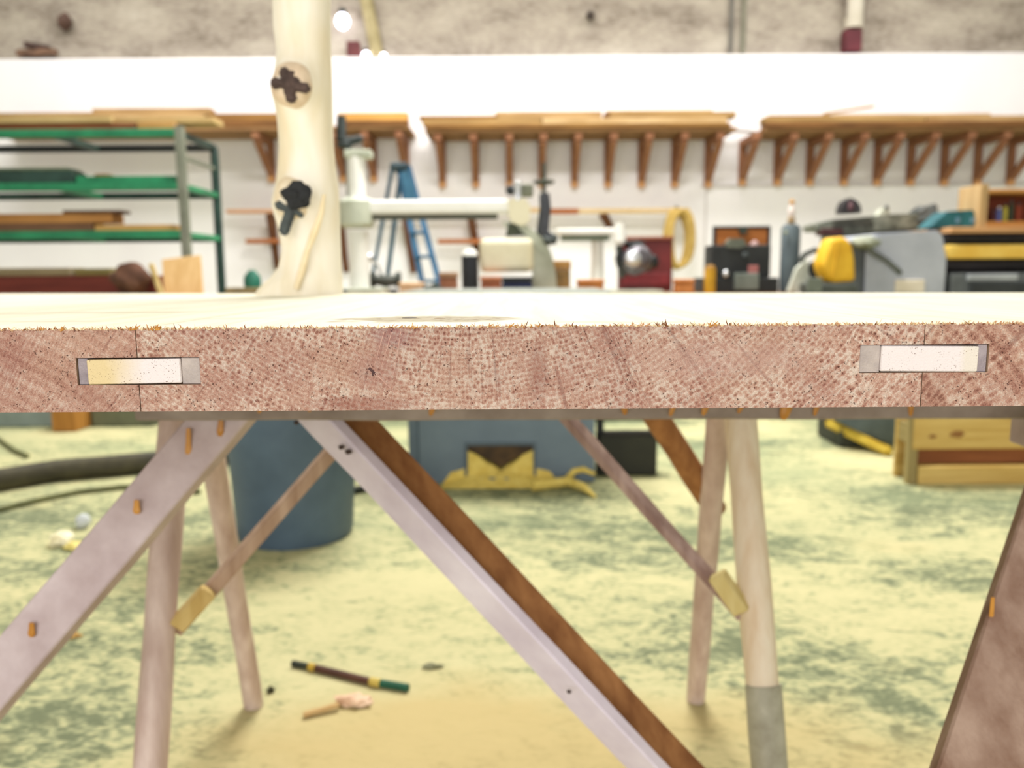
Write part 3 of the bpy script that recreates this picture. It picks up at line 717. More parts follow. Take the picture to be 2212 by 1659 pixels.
rstack(zz[2], [(-60, 190, 0, .06, wood('7a5a44', '5c4230', 0, 3), .02, .2, 'dark board lowest on the bottom visible level of the green rack'),
               (197, 370, 0, .045, wood('c99f62', 'a77e45', 0, 3), .02, .2, 'tan board at the right on the bottom visible rack level'),
               (-60, 235, .06, .07, wood('bd8c50', '936638', 0, 3), .04, .2, 'orange board high on the bottom visible level of the green rack'),
               (130, 258, .13, .025, wood('6f5547', '523c31', 0, 3), .06, .15, 'short dark board topmost on the bottom visible rack level')], 'boards on the bottom visible level of the green rack')
# clutter under the rack, stacked behind the slab
zb0 = .70
lb = thing('low_bench', (-2.55, 5.4, 0), 'low bench behind the slab at the left, mostly hidden', 'bench')
obj('bench_top', box(-3.9, -1.55, 4.86, 5.8, zb0-.05, zb0, .005), SHELFW, lb)
for x in (-3.8, -1.65):
    for y in (5.08, 5.72): obj('leg', box(x-.04, x+.04, y-.04, y+.04, 0, zb0-.05, .004), SHELFW, lb)
obj('red_timber', box(P(-60, 600, 5.1).x, P(335, 600, 5.1).x, 5.1, 5.35, zb0, P(100, 596, 5.1).z, .01), wood('74392f', '582a24', 0, 3), label='reddish brown beam low behind the slab at the left edge', cat='wood')
zr = P(100, 596, 5.1).z
obj('grey_plank', box(P(-60, 590, 5.1).x, P(150, 590, 5.1).x, 5.1, 5.3, zr, zr+.05, .006), wood('8a7f62', '665c46', 0, 3), label='grey-brown plank on the red beam at the left edge', cat='board')
obj('grey_plank', box(P(160, 590, 5.1).x, P(240, 590, 5.1).x, 5.1, 5.3, zr, zr+.045, .006), wood('7d7346', '5b5331', 0, 3), label='short olive plank on the red beam right of the grey-brown one', cat='board')
obj('brown_sack', blob(P(285, 606, 4.97)+Vector((0, 0, .01)), (.12, .08, .09), 4, .2), plain('6b4a38', '4a3128', 14, .9), label='brown lumpy sack behind the slab left of the square panel', cat='sack', smooth=True)
obj('square_panel', bar(P(398, 640, 5.0), P(392, 556, 5.06), .24, .018, bev=.003), wood('e8c48f', 'd6ad74', 2, 3), label='square pale orange plywood panel leaning behind the slab at the rack foot', cat='panel')
obj('slat_offcut', bar(P(350, 640, 4.97), P(326, 570, 5.02), .03, .02, bev=.003), wood('d8c389', 'b89f60', 2, 3), label='narrow yellow slat leaning beside the square plywood panel', cat='wood')
gk = P(545, 601, 5.2)
obj('green_jar', lathe((gk.x, gk.y, P(545, 626, 5.2).z-.0), [(.05, -.0), (.055, .03), (.05, .07), (.025, .10), (.02, .11)], 20), plain('2f7a66', '1f5a4a', 10), label='small dark green pot behind the slab just left of the log post', cat='pot', smooth=True)
bpy.data.objects['green_jar'].location.z = zb0+.06
obj('parts_tray', box(P(495, 620, 5.2).x, P(565, 620, 5.2).x, 5.12, 5.3, zb0, zb0+.06, .006), plain('8b7d55', '6b5f3e', 9), label='flat olive tray under the green pot beside the log post', cat='tray')

# ------------------------------------------------------------------ blue stepladder
LYf = 7.9
la = thing('stepladder', (P(875, 600, LYf).x, LYf, 0), 'blue folding stepladder standing open against the white wall', 'ladder')
top = P(866, 356, LYf)
def lrail(pa, pb, w_=.05, Ya=LYf, Yb=LYf, m=BLUE, lab=None):
    a_ = P(*pa, Ya); b_ = P(*pb, Yb); v = extend(a_, b_, .0)
    obj('rail', bar(a_, v, w_, .03, bev=.004), m, la, lab)
lrail((882, 360), (946, 600), .055, LYf-.05, LYf-.45); lrail((862, 360), (912, 612), .055, LYf-.05, LYf-.40)
lrail((848, 360), (806, 590), .035, LYf+.05, LYf+.5); lrail((868, 360), (838, 590), .045, LYf+.05, LYf+.5)
obj('top_cap', bar(P(846, 362, LYf), P(886, 362, LYf), .07, .28, bev=.02), plain('3b4d55', '2a3a42', 6), la)
for f in (.1, .22, .34, .46, .58, .70, .82):
    a_ = P(882, 360, LYf-.05).lerp(extend(P(882, 360, LYf-.05), P(946, 600, LYf-.45), 0), f); b_ = P(862, 360, LYf-.05).lerp(extend(P(862, 360, LYf-.05), P(912, 612, LYf-.40), 0), f)
    obj('step', bar(a_, b_, .03, .09, bev=.004), BLUE, la)
obj('bucket_shelf', pprism([(866, 372), (884, 368), (902, 432), (876, 436)], LYf-.2, .1), plain('3f7290', '2b5670', 6), la)
obj('spreader', bar(P(838, 470, LYf+.2), P(905, 470, LYf-.2), .02, .02), STEEL, la)

# ------------------------------------------------------------------ benches behind the slab
def bench(x0, x1, y0, y1, z, lab):
    t_ = thing('workbench', ((x0+x1)/2, (y0+y1)/2, 0), lab, 'bench', 'workbenches behind the slab')
    obj('bench_top', box(x0, x1, y0, y1, z-.05, z, .005), SHELFW, t_)
    for x in (x0+.06, x1-.06):
        for y in (y0+.06, y1-.06): obj('leg', box(x-.04, x+.04, y-.04, y+.04, 0, z-.05, .004), SHELFW, t_)
BZ = .705
bench(-1.28, 1.05, 4.85, 5.65, BZ, 'long workbench under the radial arm saw, hidden behind the slab')
bench(1.12, P(1738, 600, 5.0).x, 5.0, 5.75, BZ, 'workbench under the open tool case, hidden behind the slab')

# ------------------------------------------------------------------ radial arm saw
RY = 5.1
rs = thing('radial_arm_saw', (P(775, 620, RY).x+.3, RY, BZ), 'large pale grey radial arm saw with a long white arm, right of the log post', 'saw')
def zc(py, Y=RY): return P(1106, py, Y).z+.0
cx = P(774, 500, RY).x
obj('base_plate', box(cx-.16, cx+.16, RY-.16, RY+.16, BZ, BZ+.05, .01, 2), PALEG, rs)
obj('column', lathe((cx, RY, 0), [(.062, BZ+.05), (.062, P(774, 500, RY).z)], 28), WHITE, rs, smooth=True)
obj('column_sleeve', lathe((cx-.005, RY, 0), [(.085, P(770, 492, RY).z), (.105, P(770, 484, RY).z), (.105, P(770, 436, RY).z), (.085, P(770, 428, RY).z)], 28), PALEG, rs, smooth=True)
obj('upper_column', lathe((cx, RY, 0), [(.05, P(774, 428, RY).z), (.05, P(774, 338, RY).z)], 28), WHITE, rs, smooth=True)
obj('sleeve_ear', pbox(722, 750, 432, 466, RY+.02, .12, .01, 2), PALEG, rs)
obj('rear_post', pbox(747, 757, 335, 432, RY+.08, .03, .004), plain('9a9c92', '7e8078', 6), rs)
obj('column_cap', pbox(742, 800, 322, 340, RY-.05, .12, .012, 2), PALEG, rs)
obj('crank', join(tube([P(737, 240+10, RY), P(737, 300, RY), P(752, 306, RY), P(778, 301, RY)], [.028, .032, .03, .022], 12), blob(P(745, 312, RY), (.05, .04, .03), 2, .1, 2), blob(P(776, 300, RY), (.028, .028, .022), 2, .1, 2)), plain('3a4242', '262c2d', 8), rs, 'dark elevating crank', smooth=True)
a_ = P(798, 438, RY); b_ = P(1130, 470, RY)
obj('arm', box(P(796, 450, RY).x, P(1128, 450, RY).x, RY-.05, RY+.07, P(960, 463, RY).z, P(960, 432, RY).z, .02, 3), WHITE, rs, 'long white arm')
obj('arm_underside', box(P(802, 450, RY).x, P(1075, 450, RY).x, RY-.03, RY+.05, P(960, 474, RY).z, P(960, 463, RY).z, .004), plain('55584e', '43463d', 8), rs, 'dark strip painting the shadow under the arm')  # dark strip paints the shadow below the white arm
ahx = P(1122, 440, RY).x
obj('arm_head', pprism([(1098, 432), (1112, 428), (1136, 430), (1146, 445), (1144, 476), (1130, 488), (1108, 482), (1098, 466)], RY-.09, .16), CREAM, rs)
obj('lock_rod', lathe((P(1118, 400, RY).x, RY-.07, 0), [(.022, P(1118, 436, RY).z), (.022, P(1118, 396, RY).z), (.018, P(1118, 394, RY).z)], 16), STEEL, rs, 'chrome rod', smooth=True)
obj('lock_knob', blob(P(1103, 411, RY-.03), (.032, .03, .032), 1, .05, 3), BLACK, rs, 'black knob', smooth=True)
obj('head_cover', pbox(1124, 1152, 397, 424, RY-.02, .1, .012, 2), plain('7f8270', '5f6252', 9), rs)
obj('swivel_bracket', pprism([(1085, 478), (1136, 486), (1170, 512), (1196, 560), (1170, 545), (1140, 512), (1100, 500)], RY-.05, .09), PALEG, rs)
obj('yoke_shadow_plate', pprism([(1098, 482), (1112, 482), (1134, 508), (1092, 510)], RY-.06, .08), plain('4a5040', '363a2e', 9), rs, 'dark plate painting the shadow at the yoke')  # dark plate paints the shadow under the arm head
obj('motor_housing', pbox(1036, 1152, 514, 588, RY-.10, .26, .035, 3), CREAM, rs, 'pale yellow motor housing')
obj('blade_guard', pprism([(1148, 520), (1178, 520), (1192, 550), (1200, 590), (1204, 634), (1150, 634), (1150, 590)], RY-.04, .12), PALEG, rs)
obj('dust_elbow', tube([P(1176, 418, RY-.03), P(1178, 450, RY-.03), P(1172, 500, RY-.03), P(1186, 516, RY-.03)], [.032, .036, .040, .036], 16), plain('4a4c54', '393b42', 8), rs, 'dark grey dust elbow', smooth=True)
hw = P(1175, 393, RY)
obj('handwheel', join(lathe((hw.x, hw.y, hw.z), [(.05, -.014), (.066, -.005), (.066, .005), (.03, .014)], 24), tube(line((hw.x, hw.y, P(1175, 440, RY).z), (hw.x, hw.y, P(1172, 352, RY).z), 4), .013, 10)), plain('4e5348', '3a3e36', 8), rs, 'dark handwheel on the screw', smooth=True)
obj('cable_knot', blob(P(1186, 516, RY-.03), (.052, .04, .035), 7, .35, 3), plain('4d5553', '363c3b', 14), rs, smooth=True)
# second arm / overarm router
oy = 5.4
orr = thing('overarm_router', (P(1300, 600, oy).x, oy, BZ), 'smaller pale overarm router with a dark arm and a chrome motor, before the red cabinet', 'router')
obj('arm', box(P(1200, 510, oy).x, P(1330, 510, oy).x, oy-.05, oy+.07, P(1260, 508, oy).z, P(1260, 494, oy).z, .012, 2), WHITE, orr)
obj('arm_underside', box(P(1212, 510, oy).x, P(1316, 510, oy).x, oy-.04, oy+.06, P(1260, 520, oy).z, P(1260, 508, oy).z, .004), plain('73806f', '586356', 8), orr, 'dark green underside of the arm')
obj('column', lathe((P(1292, 560, oy).x, oy+.05, 0), [(.045, BZ), (.04, P(1292, 520, oy).z)], 20), WHITE, orr, smooth=True)
obj('spindle', lathe((P(1337, 520, oy).x, oy-.05, 0), [(.022, P(1337, 530, oy).z), (.04, P(1337, 522, oy).z), (.03, P(1337, 490, oy).z), (.03, P(1337, 482, oy).z)], 18), WHITE, orr, smooth=True)
bm = lathe((0, 0, 0), [(.07, -.10), (.092, -.06), (.092, .05), (.06, .09), (.025, .10)], 28)
bmesh.ops.rotate(bm, verts=bm.verts, matrix=Matrix.Rotation(math.radians(80), 3, 'X') @ Matrix.Rotation(.2, 3, 'Y'), cent=(0, 0, 0)); bmesh.ops.translate(bm, verts=bm.verts, vec=P(1375, 562, oy-.1))
obj('motor', bm, plain('77747a', '56535a', 9, .3, .5), orr, 'grey chrome-faced motor', smooth=True)
obj('motor_cap', blob(P(1368, 560, oy-.22), (.052, .02, .046), 1, 0, 3), STEEL, orr, 'bright chrome cap', smooth=True)
obj('fan_shroud', join(blob(P(1405, 565, oy-.06), (.05, .06, .055), 5, .2, 3), blob(P(1370, 528, oy-.06), (.06, .05, .03), 6, .2, 3), blob(P(1340, 560, oy-.06), (.03, .05, .06), 6, .2, 3)), BLACK, orr, smooth=True)
obj('router_table', box(P(1250, 560, oy).x, P(1420, 560, oy).x, oy-.25, oy+.12, BZ, BZ+.02, .004), PALEG, orr)
obj('motor_bracket', bar(P(1337, 530, oy-.02), P(1345, 600, oy-.02), .045, .05, bev=.008), plain('5b5f58', '44483f', 9), orr)
# clutter on the long bench
def can(px, y0, y1, Y, wpx, m, lab, cat, name, capm=None):
    c = P(px, y1, Y); r_ = wpx/2*Y/FPX; zt_ = P(px, y0, Y).z; h_ = zt_-BZ
    t_ = thing(name, (c.x, Y, BZ), lab, cat)
    obj('body', lathe((c.x, Y, BZ), [(r_*.94, 0), (r_, .012), (r_, h_*.82), (r_*.95, h_*.86)], 24), m, t_, smooth=True)
    obj('cap', lathe((c.x, Y, BZ), [(r_*.93, h_*.86), (r_*.8, h_*.95), (r_*.45, h_)], 24), capm or BLACK, t_, smooth=True)
    return t_
can(1016, 538, 626, 4.93, 36, plain('2b2d34', '1e2026', 6), 'black cylindrical canister with a pale cap in front of the radial arm saw', 'canister', 'canister', WHITE)
def crate(px0, px1, y0, Y, dp, m, lab, cat, name, m2=None, z=BZ):
    a_ = P(px0, y0, Y); b_ = P(px1, y0, Y); zt_ = a_.z
    t_ = thing(name, ((a_.x+b_.x)/2, Y+dp/2, z), lab, cat)
    obj('body', box(a_.x, b_.x, Y, Y+dp, z, z+(zt_-z)*.72, .008, 2), m, t_)
    obj('lid', box(a_.x-.004, b_.x+.004, Y-.004, Y+dp+.004, z+(zt_-z)*.72+.001, zt_, .008, 2), m2 or m, t_)
crate(948, 985, 588, 5.35, .2, plain('9a6b4f', '7b5039', 9), 'brown box left of the black canister', 'box', 'parts_box', plain('a8896b', '88694c', 9))
crate(1038, 1083, 597, 4.9, .12, plain('a86446', '8a4c33', 9), 'small red-brown box under the pale saw motor housing', 'box', 'parts_box', plain('c07c5a', 'a06244', 9))
crate(1084, 1150, 598, 4.9, .12, plain('283058', '1c2242', 9), 'dark blue case under the pale saw motor housing', 'case', 'tool_case', BLACK)
crate(1185, 1232, 563, 5.22, .1, plain('a9844a', '6f5f3c', 12), 'tan cardboard box right of the radial arm saw', 'box', 'cardboard_box', plain('bb9152', '94703c', 9))
crate(1250, 1305, 604, 4.9, .14, ORANGE, 'flat orange-brown block before the overarm router', 'block', 'wood_block')
crate(862, 910, 610, 4.92, .16, plain('eac9a6', 'd9b48c', 9), 'flat pale peach block between the ladder feet', 'block', 'wood_block')
crate(1462, 1500, 603, 5.1, .12, ORANGE, 'small orange tin right of the red cabinet, below the rope', 'tin', 'paint_tin')
# bench grinder by the ladder foot
gx = P(830, 600, 5.4)
bg = thing('bench_grinder', (gx.x, 5.4, BZ), 'dark bench grinder with chrome lamp beside the saw column', 'grinder')
obj('pedestal', box(gx.x-.06, gx.x+.08, 5.35, 5.5, BZ, BZ+.035, .01, 2), BLACK, bg)
bm = tube(line(P(812, 606, 5.4), P(858, 606, 5.4), 5), [.03, .04, .04, .04, .03], 16); obj('motor', bm, plain('5c605a', '41453f', 8), bg, smooth=True)
for px in (806, 860):
    obj('wheel', tube(line(P(px-5, 604, 5.4), P(px+5, 604, 5.4), 3), .052, 20), plain('3f4640', '2c312c', 8), bg, smooth=True)
obj('lamp_arm', tube([P(825, 600, 5.4), P(818, 575, 5.4), P(800, 558, 5.4)], .010, 8), STEEL, bg)
obj('lamp_head', blob(P(797, 556, 5.4), (.034, .034, .03), 1, .03, 3), STEEL, bg, 'bright chrome lamp head', smooth=True)
obj('dark_bolt', blob(P(740, 619, 4.88)+Vector((0, 0, 0)), (.03, .03, .022), 3, .2, 2), BLACK, label='small black object at the foot of the saw column', cat='hardware')
bpy.data.objects['dark_bolt'].location.z = BZ
obj('dark_bolt', blob(P(934, 612, 5.0), (.045, .04, .035), 6, .3, 3), plain('39463c', '2a342c', 12), label='dark green lump at the right foot of the ladder', cat='hardware')
bpy.data.objects['dark_bolt.001'].location.z = BZ

# red cabinet
rcab = thing('tool_cabinet', (P(1400, 600, 5.62).x, 5.6, BZ), 'dark red metal cabinet behind the chrome motor, next to the hanging rope', 'cabinet')
Yc = 5.555
obj('body', box(P(1338, 560, Yc).x, P(1453, 560, Yc).x, Yc, Yc+.085, BZ, P(1400, 518, Yc).z, .008, 2), RED, rcab)
obj('top_edge', box(P(1336, 560, Yc).x, P(1455, 560, Yc).x, Yc-.01, Yc+.085, P(1400, 518, Yc).z, P(1400, 511, Yc).z, .003), plain('9c5a40', '7d4330', 9), rcab, 'worn orange-brown top edge')
obj('drawer', box(P(1345, 590, Yc).x, P(1447, 590, Yc).x, Yc-.012, Yc, P(1400, 615, Yc).z, P(1400, 590, Yc).z, .003), plain('8a3034', '6b2428', 9), rcab)

# ------------------------------------------------------------------ right bench: open tool case, gas bottle
Yt = 5.2
oc = thing('open_tool_case', (P(1605, 600, Yt).x, Yt+.1, BZ), 'black tool case with raised orange-brown lid on the bench behind the slab', 'case')
obj('tray', box(P(1520, 600, Yt).x, P(1681, 600, Yt).x, Yt-.02, Yt+.30, BZ, P(1600, 600, Yt).z, .01, 2), BLACK, oc)
obj('radio_body', box(P(1542, 560, Yt).x, P(1672, 560, Yt).x, Yt+.06, Yt+.26, P(1600, 600, Yt).z, P(1600, 528, Yt).z, .012, 2), plain('2e3132', '1f2223', 8), oc, 'black box body')
obj('lid', pprism([(1544, 540), (1546, 492), (1660, 491), (1662, 540)], Yt+.27, .02), wood('b5733e', '935628', 0, 3), oc, 'orange-brown raised lid')
obj('lid_rim', join(pbox(1541, 1665, 488, 494, Yt+.265, .03, .003), pbox(1541, 1547, 490, 530, Yt+.262, .03, .003), pbox(1658, 1665, 490, 530, Yt+.262, .03, .003)), BLACK, oc)
obj('handle', pprism([(1594, 490), (1618, 490), (1612, 506), (1600, 506)], Yt+.25, .02), plain('40463a', '2d322a', 8), oc)
obj('dial', blob(P(1610, 552, Yt+.055), (.022, .012, .022), 1, 0, 3), plain('4a5254', '373d3f', 8), oc, smooth=True)
obj('red_tag', pbox(1617, 1638, 573, 594, Yt+.045, .012, .003), plain('c0807c', 'a86662', 9), oc, 'pink-red tag')
obj('grey_meter', pprism([(1568, 525), (1578, 515), (1606, 515), (1614, 530), (1600, 536), (1570, 535)], Yt+.05, .05), plain('6f7468', '545950', 9), oc)
obj('pink_knob', blob(P(1630, 528, Yt+.08), (.028, .02, .024), 1, .1, 2), plain('c3a5a5', 'a98a8a', 9), oc, smooth=True)
obj('front_plate', pbox(1588, 1640, 590, 626, Yt-.04, .03, .005), plain('78827c', '5e6762', 9), oc)
obj('chrome_latch', blob(P(1568, 592, Yt-.02), (.02, .015, .022), 1, .1, 2), STEEL, oc, smooth=True)
can(1533, 572, 626, 5.08, 24, plain('d8a62c', 'b3851c', 9), 'small yellow can left of the open tool case', 'can', 'oil_can', plain('a87c30', '886020', 9))
gy = 5.25; gc = P(1706, 560, gy)
gb = thing('gas_cylinder', (gc.x, gy, BZ), 'dark grey-blue upright cylinder with valve and pale nozzle right of the tool case', 'cylinder')
zt_ = P(1706, 484, gy).z
obj('tank', lathe((gc.x, gy, BZ), [(.055, 0), (.060, .02), (.060, zt_-BZ-.03), (.045, zt_-BZ-.005), (.02, zt_-BZ)], 26), plain('5f6c72', '4b565c', 5), gb, smooth=True)
obj('valve', lathe((gc.x, gy, zt_-.002), [(.02, 0), (.026, .03), (.014, .05)], 14), plain('a68c68', '86704f', 9), gb, smooth=True)
obj('nozzle', lathe((gc.x, gy, zt_+.045), [(.016, 0), (.024, .02), (.02, .05), (.014, .075)], 14), plain('eadfdc', 'd6c8c4', 9), gb, smooth=True)
obj('brass_tip', blob((gc.x, gy, zt_+.135), (.018, .018, .020), 1, 0, 2), plain('d0a05c', 'b08242', 9), gb, smooth=True)
obj('gauge', blob(P(1697, 502, gy-.06), (.014, .01, .014), 1, 0, 2), plain('a3ab98', '858c7a', 9), gb, smooth=True)

# ------------------------------------------------------------------ right machines: dust collector, planer, wide machine, shelf box
Yg = 4.95
dc = thing('thickness_planer', (P(1950, 600, Yg).x, Yg+.3, 0), 'grey planer cabinet with sloping pale top and rounded shoulder behind the slab', 'machine')
zf = 0
def fl(poly, Y): return [(P(x, y, Y).x, P(x, y, Y).z) for x, y in poly]
pp = fl([(1872, 640), (1874, 560), (1868, 515), (1900, 504), (1985, 499), (2030, 497), (2040, 515), (2044, 560), (2042, 640)], Yg)
pp = [(pp[0][0], 0)]+pp[1:-1]+[(pp[-1][0], 0)]
bm = prism(pp, Yg, Yg+.6); bmesh.ops.bevel(bm, geom=[e for e in bm.edges], offset=.012, segments=2, affect='EDGES')
obj('cabinet', bm, plain('b9bec9', 'a2a7b2', 4), dc)
obj('pale_label', pbox(1934, 1998, 604, 632, Yg-.012, .012, .004), plain('e9e0cf', 'd8cdb9', 9), dc, 'pale plate low on the cabinet front')
obj('side_panel', pprism([(1834, 525), (1862, 520), (1880, 560), (1876, 660), (1836, 660)], Yg+.02, .4), plain('5f6467', '4b5052', 5), dc)
obj('hose', tube([P(1872, 536, Yg-.03), P(1890, 548, Yg-.03), P(1915, 562, Yg-.03), P(1938, 582, Yg-.03), P(1945, 590, Yg-.02)], .016, 10), plain('6e736f', '575b58', 9), dc, smooth=True)
obj('shoulder', blob(P(1868, 525, Yg-.0), (.08, .08, .04), 4, .15, 3), plain('9ea38f', '7f8472', 9), dc, 'dusty olive shoulder', smooth=True)
# yellow bag on a motor
yb = thing('dust_bag', (P(1815, 600, 4.74).x, 4.74, P(1800, 612, 4.74).z), 'bright yellow bag hood left of the grey planer cabinet', 'bag')
obj('bag', pprism([(1784, 600), (1774, 572), (1790, 528), (1796, 514), (1825, 510), (1842, 526), (1848, 560), (1850, 608), (1800, 612)], 4.74, .16), YEL, yb, smooth=True)
bg_ = yb.children[0] if yb.children else None
m_ = yb.children[0]; mod = m_.modifiers.new('bevel', 'BEVEL'); mod.width = .035; mod.segments = 4
obj('crease', bar(P(1800, 600, 4.737), P(1812, 520, 4.737), .012, .012, bev=.004), plain('dcb032', 'c0901f', 9), yb)
mo = thing('electric_motor', (P(1775, 600, 5.0).x, 5.0, 0), 'black motor with bent pipe between the cylinder and the yellow bag', 'motor')
obj('stand', box(P(1752, 620, 4.9).x, P(1826, 620, 4.9).x, 4.72, 5.1, 0, P(1800, 613, 4.74).z, .01), plain('555a55', '3f433f', 6), mo)
obj('body', blob(P(1768, 585, 4.98), (.055, .07, .075), 3, .15, 3), BLACK, mo, smooth=True)
obj('pipe', tube([P(1728, 566, 5.02), P(1738, 550, 5.02), P(1760, 540, 5.02), P(1776, 545, 5.0)], .017, 10), plain('3a3f3c', '282c2a', 8), mo, smooth=True)
obj('foot', pbox(1745, 1776, 600, 632, 4.70, .02, .005), plain('7d857a', '60675e', 9), mo)
obj('pale_flange', pprism([(1722, 580), (1745, 560), (1750, 630), (1704, 630)], 5.1, .05), plain('d5d8cc', 'bec2b4', 9), mo)
# wooden beam pile of dusty fabric on top
Yd = 5.78
jt = thing('dusty_jointer', (P(1900, 480, Yd).x, Yd+.1, 0), 'long dusty grey-green jointer lying above the yellow bag', 'machine')
bm = pprism([(1762, 498), (1760, 484), (1800, 474), (1870, 468), (1935, 462), (1975, 460), (2028, 470), (2030, 490), (1960, 494), (1860, 500)], Yd, .25)
bmesh.ops.bevel(bm, geom=bm.edges[:], offset=.008, segments=1, affect='EDGES')
obj('bed', bm, plain('8b8f82', '4f5349', 16), jt)
obj('fence', pprism([(1800, 488), (1805, 474), (1880, 470), (1890, 486)], Yd-.03, .04), plain('4b4b42', '34342e', 16), jt, 'dark fence')
obj('cutter_head', blob(P(1998, 470, Yd+.05), (.09, .1, .085), 8, .3, 3), plain('5d605d', '3f4241', 20), jt, smooth=True)
obj('pale_cover', pprism([(1897, 466), (1905, 452), (1920, 446), (1922, 464)], Yd, .08), plain('d3d6c6', 'bcc0ae', 9), jt)
obj('guard_knob', blob(P(1915, 448, Yd-.01), (.014, .014, .016), 1, 0, 2), DGREY, jt, smooth=True)
obj('pedestal', box(P(1800, 500, Yd).x, P(2010, 500, Yd).x, Yd+.02, Yd+.24, 0, P(1900, 492, Yd).z, .01), plain('747a72', '5b615a', 6), jt)
obj('maroon_block', pbox(1775, 1822, 493, 508, Yd-.02, .12, .006), plain('5a3536', '442627', 9), jt, 'maroon casting')
hz = P(1840, 462, Yd+.1)
wh = thing('pulley_guard', (hz.x, Yd+.1, P(1840, 461, Yd+.1).z), 'dark arched guard standing on the dusty jointer', 'guard')
obj('shell', pprism([(1817, 462), (1818, 448), (1825, 434), (1838, 427), (1852, 434), (1860, 446), (1861, 460)], Yd+.05, .1), plain('3c3a3c', '2a282a', 12), wh)
obj('hub', blob(P(1838, 446, Yd+.04), (.02, .02, .035), 1, .05, 3), plain('6f4f55', '563b40', 12), wh, smooth=True)
# wide drum machine
Yw = 5.0
wm = thing('drum_sander', (P(2180, 600, Yw).x, Yw+.4, 0), 'wide black and yellow banded drum sander at the right edge behind the slab', 'machine')
X0, X1 = P(2049, 550, Yw).x, P(2420, 550, Yw).x
def wz(y): return P(2150, y, Yw).z
obj('top_board', box(X0, X1, Yw-.01, Yw+.7, wz(503), wz(490), .004), wood('d6a878', 'b5875a', 0, 3), wm, 'orange-tan wooden top')
obj('upper_roller', tube(line((X0, Yw+.05, wz(513)), (X1, Yw+.05, wz(513)), 4), .03, 16), plain('262225', '181518', 6), wm, 'black upper roller', smooth=True)
obj('frame_body', box(X0, X1, Yw+.07, Yw+.6, .15, wz(503), .006), plain('4b4a48', '383736', 6), wm)
obj('yellow_band', box(X0-.002, X1, Yw, Yw+.10, wz(559), wz(528), .012, 2), plain('f2cf6a', 'e3b445', 7), wm, 'yellow painted band')
obj('lower_roller', tube(line((X0, Yw+.06, wz(573)), (X1, Yw+.06, wz(573)), 4), .040, 16), plain('2a2529', '1c181b', 6), wm, 'black lower roller', smooth=True)
obj('feed_table', box(X0, X1, Yw-.05, Yw+.4, wz(640), wz(590), .006), plain('6b7073', '53585b', 6), wm)
obj('table_plate', pbox(2092, 2200, 592, 606, Yw-.07, .03, .005), plain('b0b6bb', '969ca2', 6), wm, 'pale steel plate')
obj('recess_shade_panel', pbox(2098, 2230, 610, 640, Yw-.075, .03, .005), plain('3c4043', '2a2e30', 6), wm)  # raised dark panel stands in for a shaded recess
for x in (X0+.05, X1-.05): obj('leg', box(x-.04, x+.04, Yw+.1, Yw+.5, 0, .15, .006), DGREY, wm)
ztb = wz(490)+.001
tc_ = P(2081, 470, Yw+.1)
tl = thing('teal_case', (tc_.x, Yw+.2, ztb), 'small teal tool case with sloping sides on the wooden top of the drum sander', 'case')
bm = prism([(P(2032, 0, Yw+.1).x+.02, ztb), (P(2052, 400, Yw+.1).x, P(2060, 456, Yw+.1).z), (P(2108, 400, Yw+.1).x, P(2106, 453, Yw+.1).z), (P(2114, 400, Yw+.1).x, ztb)], Yw+.1, Yw+.28)
bmesh.ops.bevel(bm, geom=bm.edges[:], offset=.006, segments=2, affect='EDGES')
obj('body', bm, plain('2c7078', '1e525a', 7), tl)
for px in (2070, 2102): obj('latch', pbox(px-4, px+4, 470, 482, Yw+.092, .01, .002), plain('6f93a8', '577a8f', 7), tl)
Ys = Yw+.05
sb = thing('shelf_box', (P(2190, 450, Ys).x, Ys+.15, ztb), 'open wooden box of small items standing on the drum sander at the right edge', 'box')
sx0, sx1 = P(2118, 450, Ys).x, P(2330, 450, Ys).x; zt_ = P(2170, 408, Ys).z
BX = wood('cf9a5c', 'ab773e', 0, 3)
obj('side_panel', box(sx0, sx0+.045, Ys, Ys+.26, ztb, zt_+.03, .004), wood('c9ac80', 'a98a5d', 2, 3), sb, 'pale left side panel')
obj('side_panel', box(sx1-.03, sx1, Ys, Ys+.26, ztb, zt_, .004), BX, sb)
obj('top_panel', box(sx0+.045, sx1-.03, Ys, Ys+.26, zt_-.025, zt_, .004), BX, sb)
obj('bottom_panel', box(sx0+.045, sx1-.03, Ys, Ys+.26, ztb, ztb+.035, .004), BX, sb)
obj('back_panel', box(sx0+.045, sx1-.03, Ys+.24, Ys+.26, ztb+.035, zt_-.025), wood('8d4a32', '6e3524', 0, 3), sb, 'red-brown back')
for px, y0, c_, lb_ in ((2158, 446, '6a7ac0', 'blue'), (2171, 440, 'c8bf52', 'yellow-green'), (2147, 452, '5a3038', 'maroon'), (2184, 432, '3f4a38', 'dark green'), (2200, 438, 'a0492f', 'rust red')):
    c = P(px, 460, Ys+.1); hh = P(px, y0, Ys+.1).z
    t_ = thing('small_bottle', (c.x, c.y, ztb+.036), lb_+' small bottle standing in the wooden box at the right edge', 'bottle', 'bottles in the wooden box')
    hb = hh-ztb-.036
    obj('body', lathe((c.x, c.y, ztb+.036), [(.013, 0), (.015, .005), (.015, hb*.7), (.008, hb*.85)], 12), plain(c_, None, 20), t_, smooth=True)
    obj('cap', lathe((c.x, c.y, ztb+.036), [(.008, hb*.85), (.009, hb*.88), (.008, hb)], 12), WHITE if px == 2158 else DGREY, t_, smooth=True)

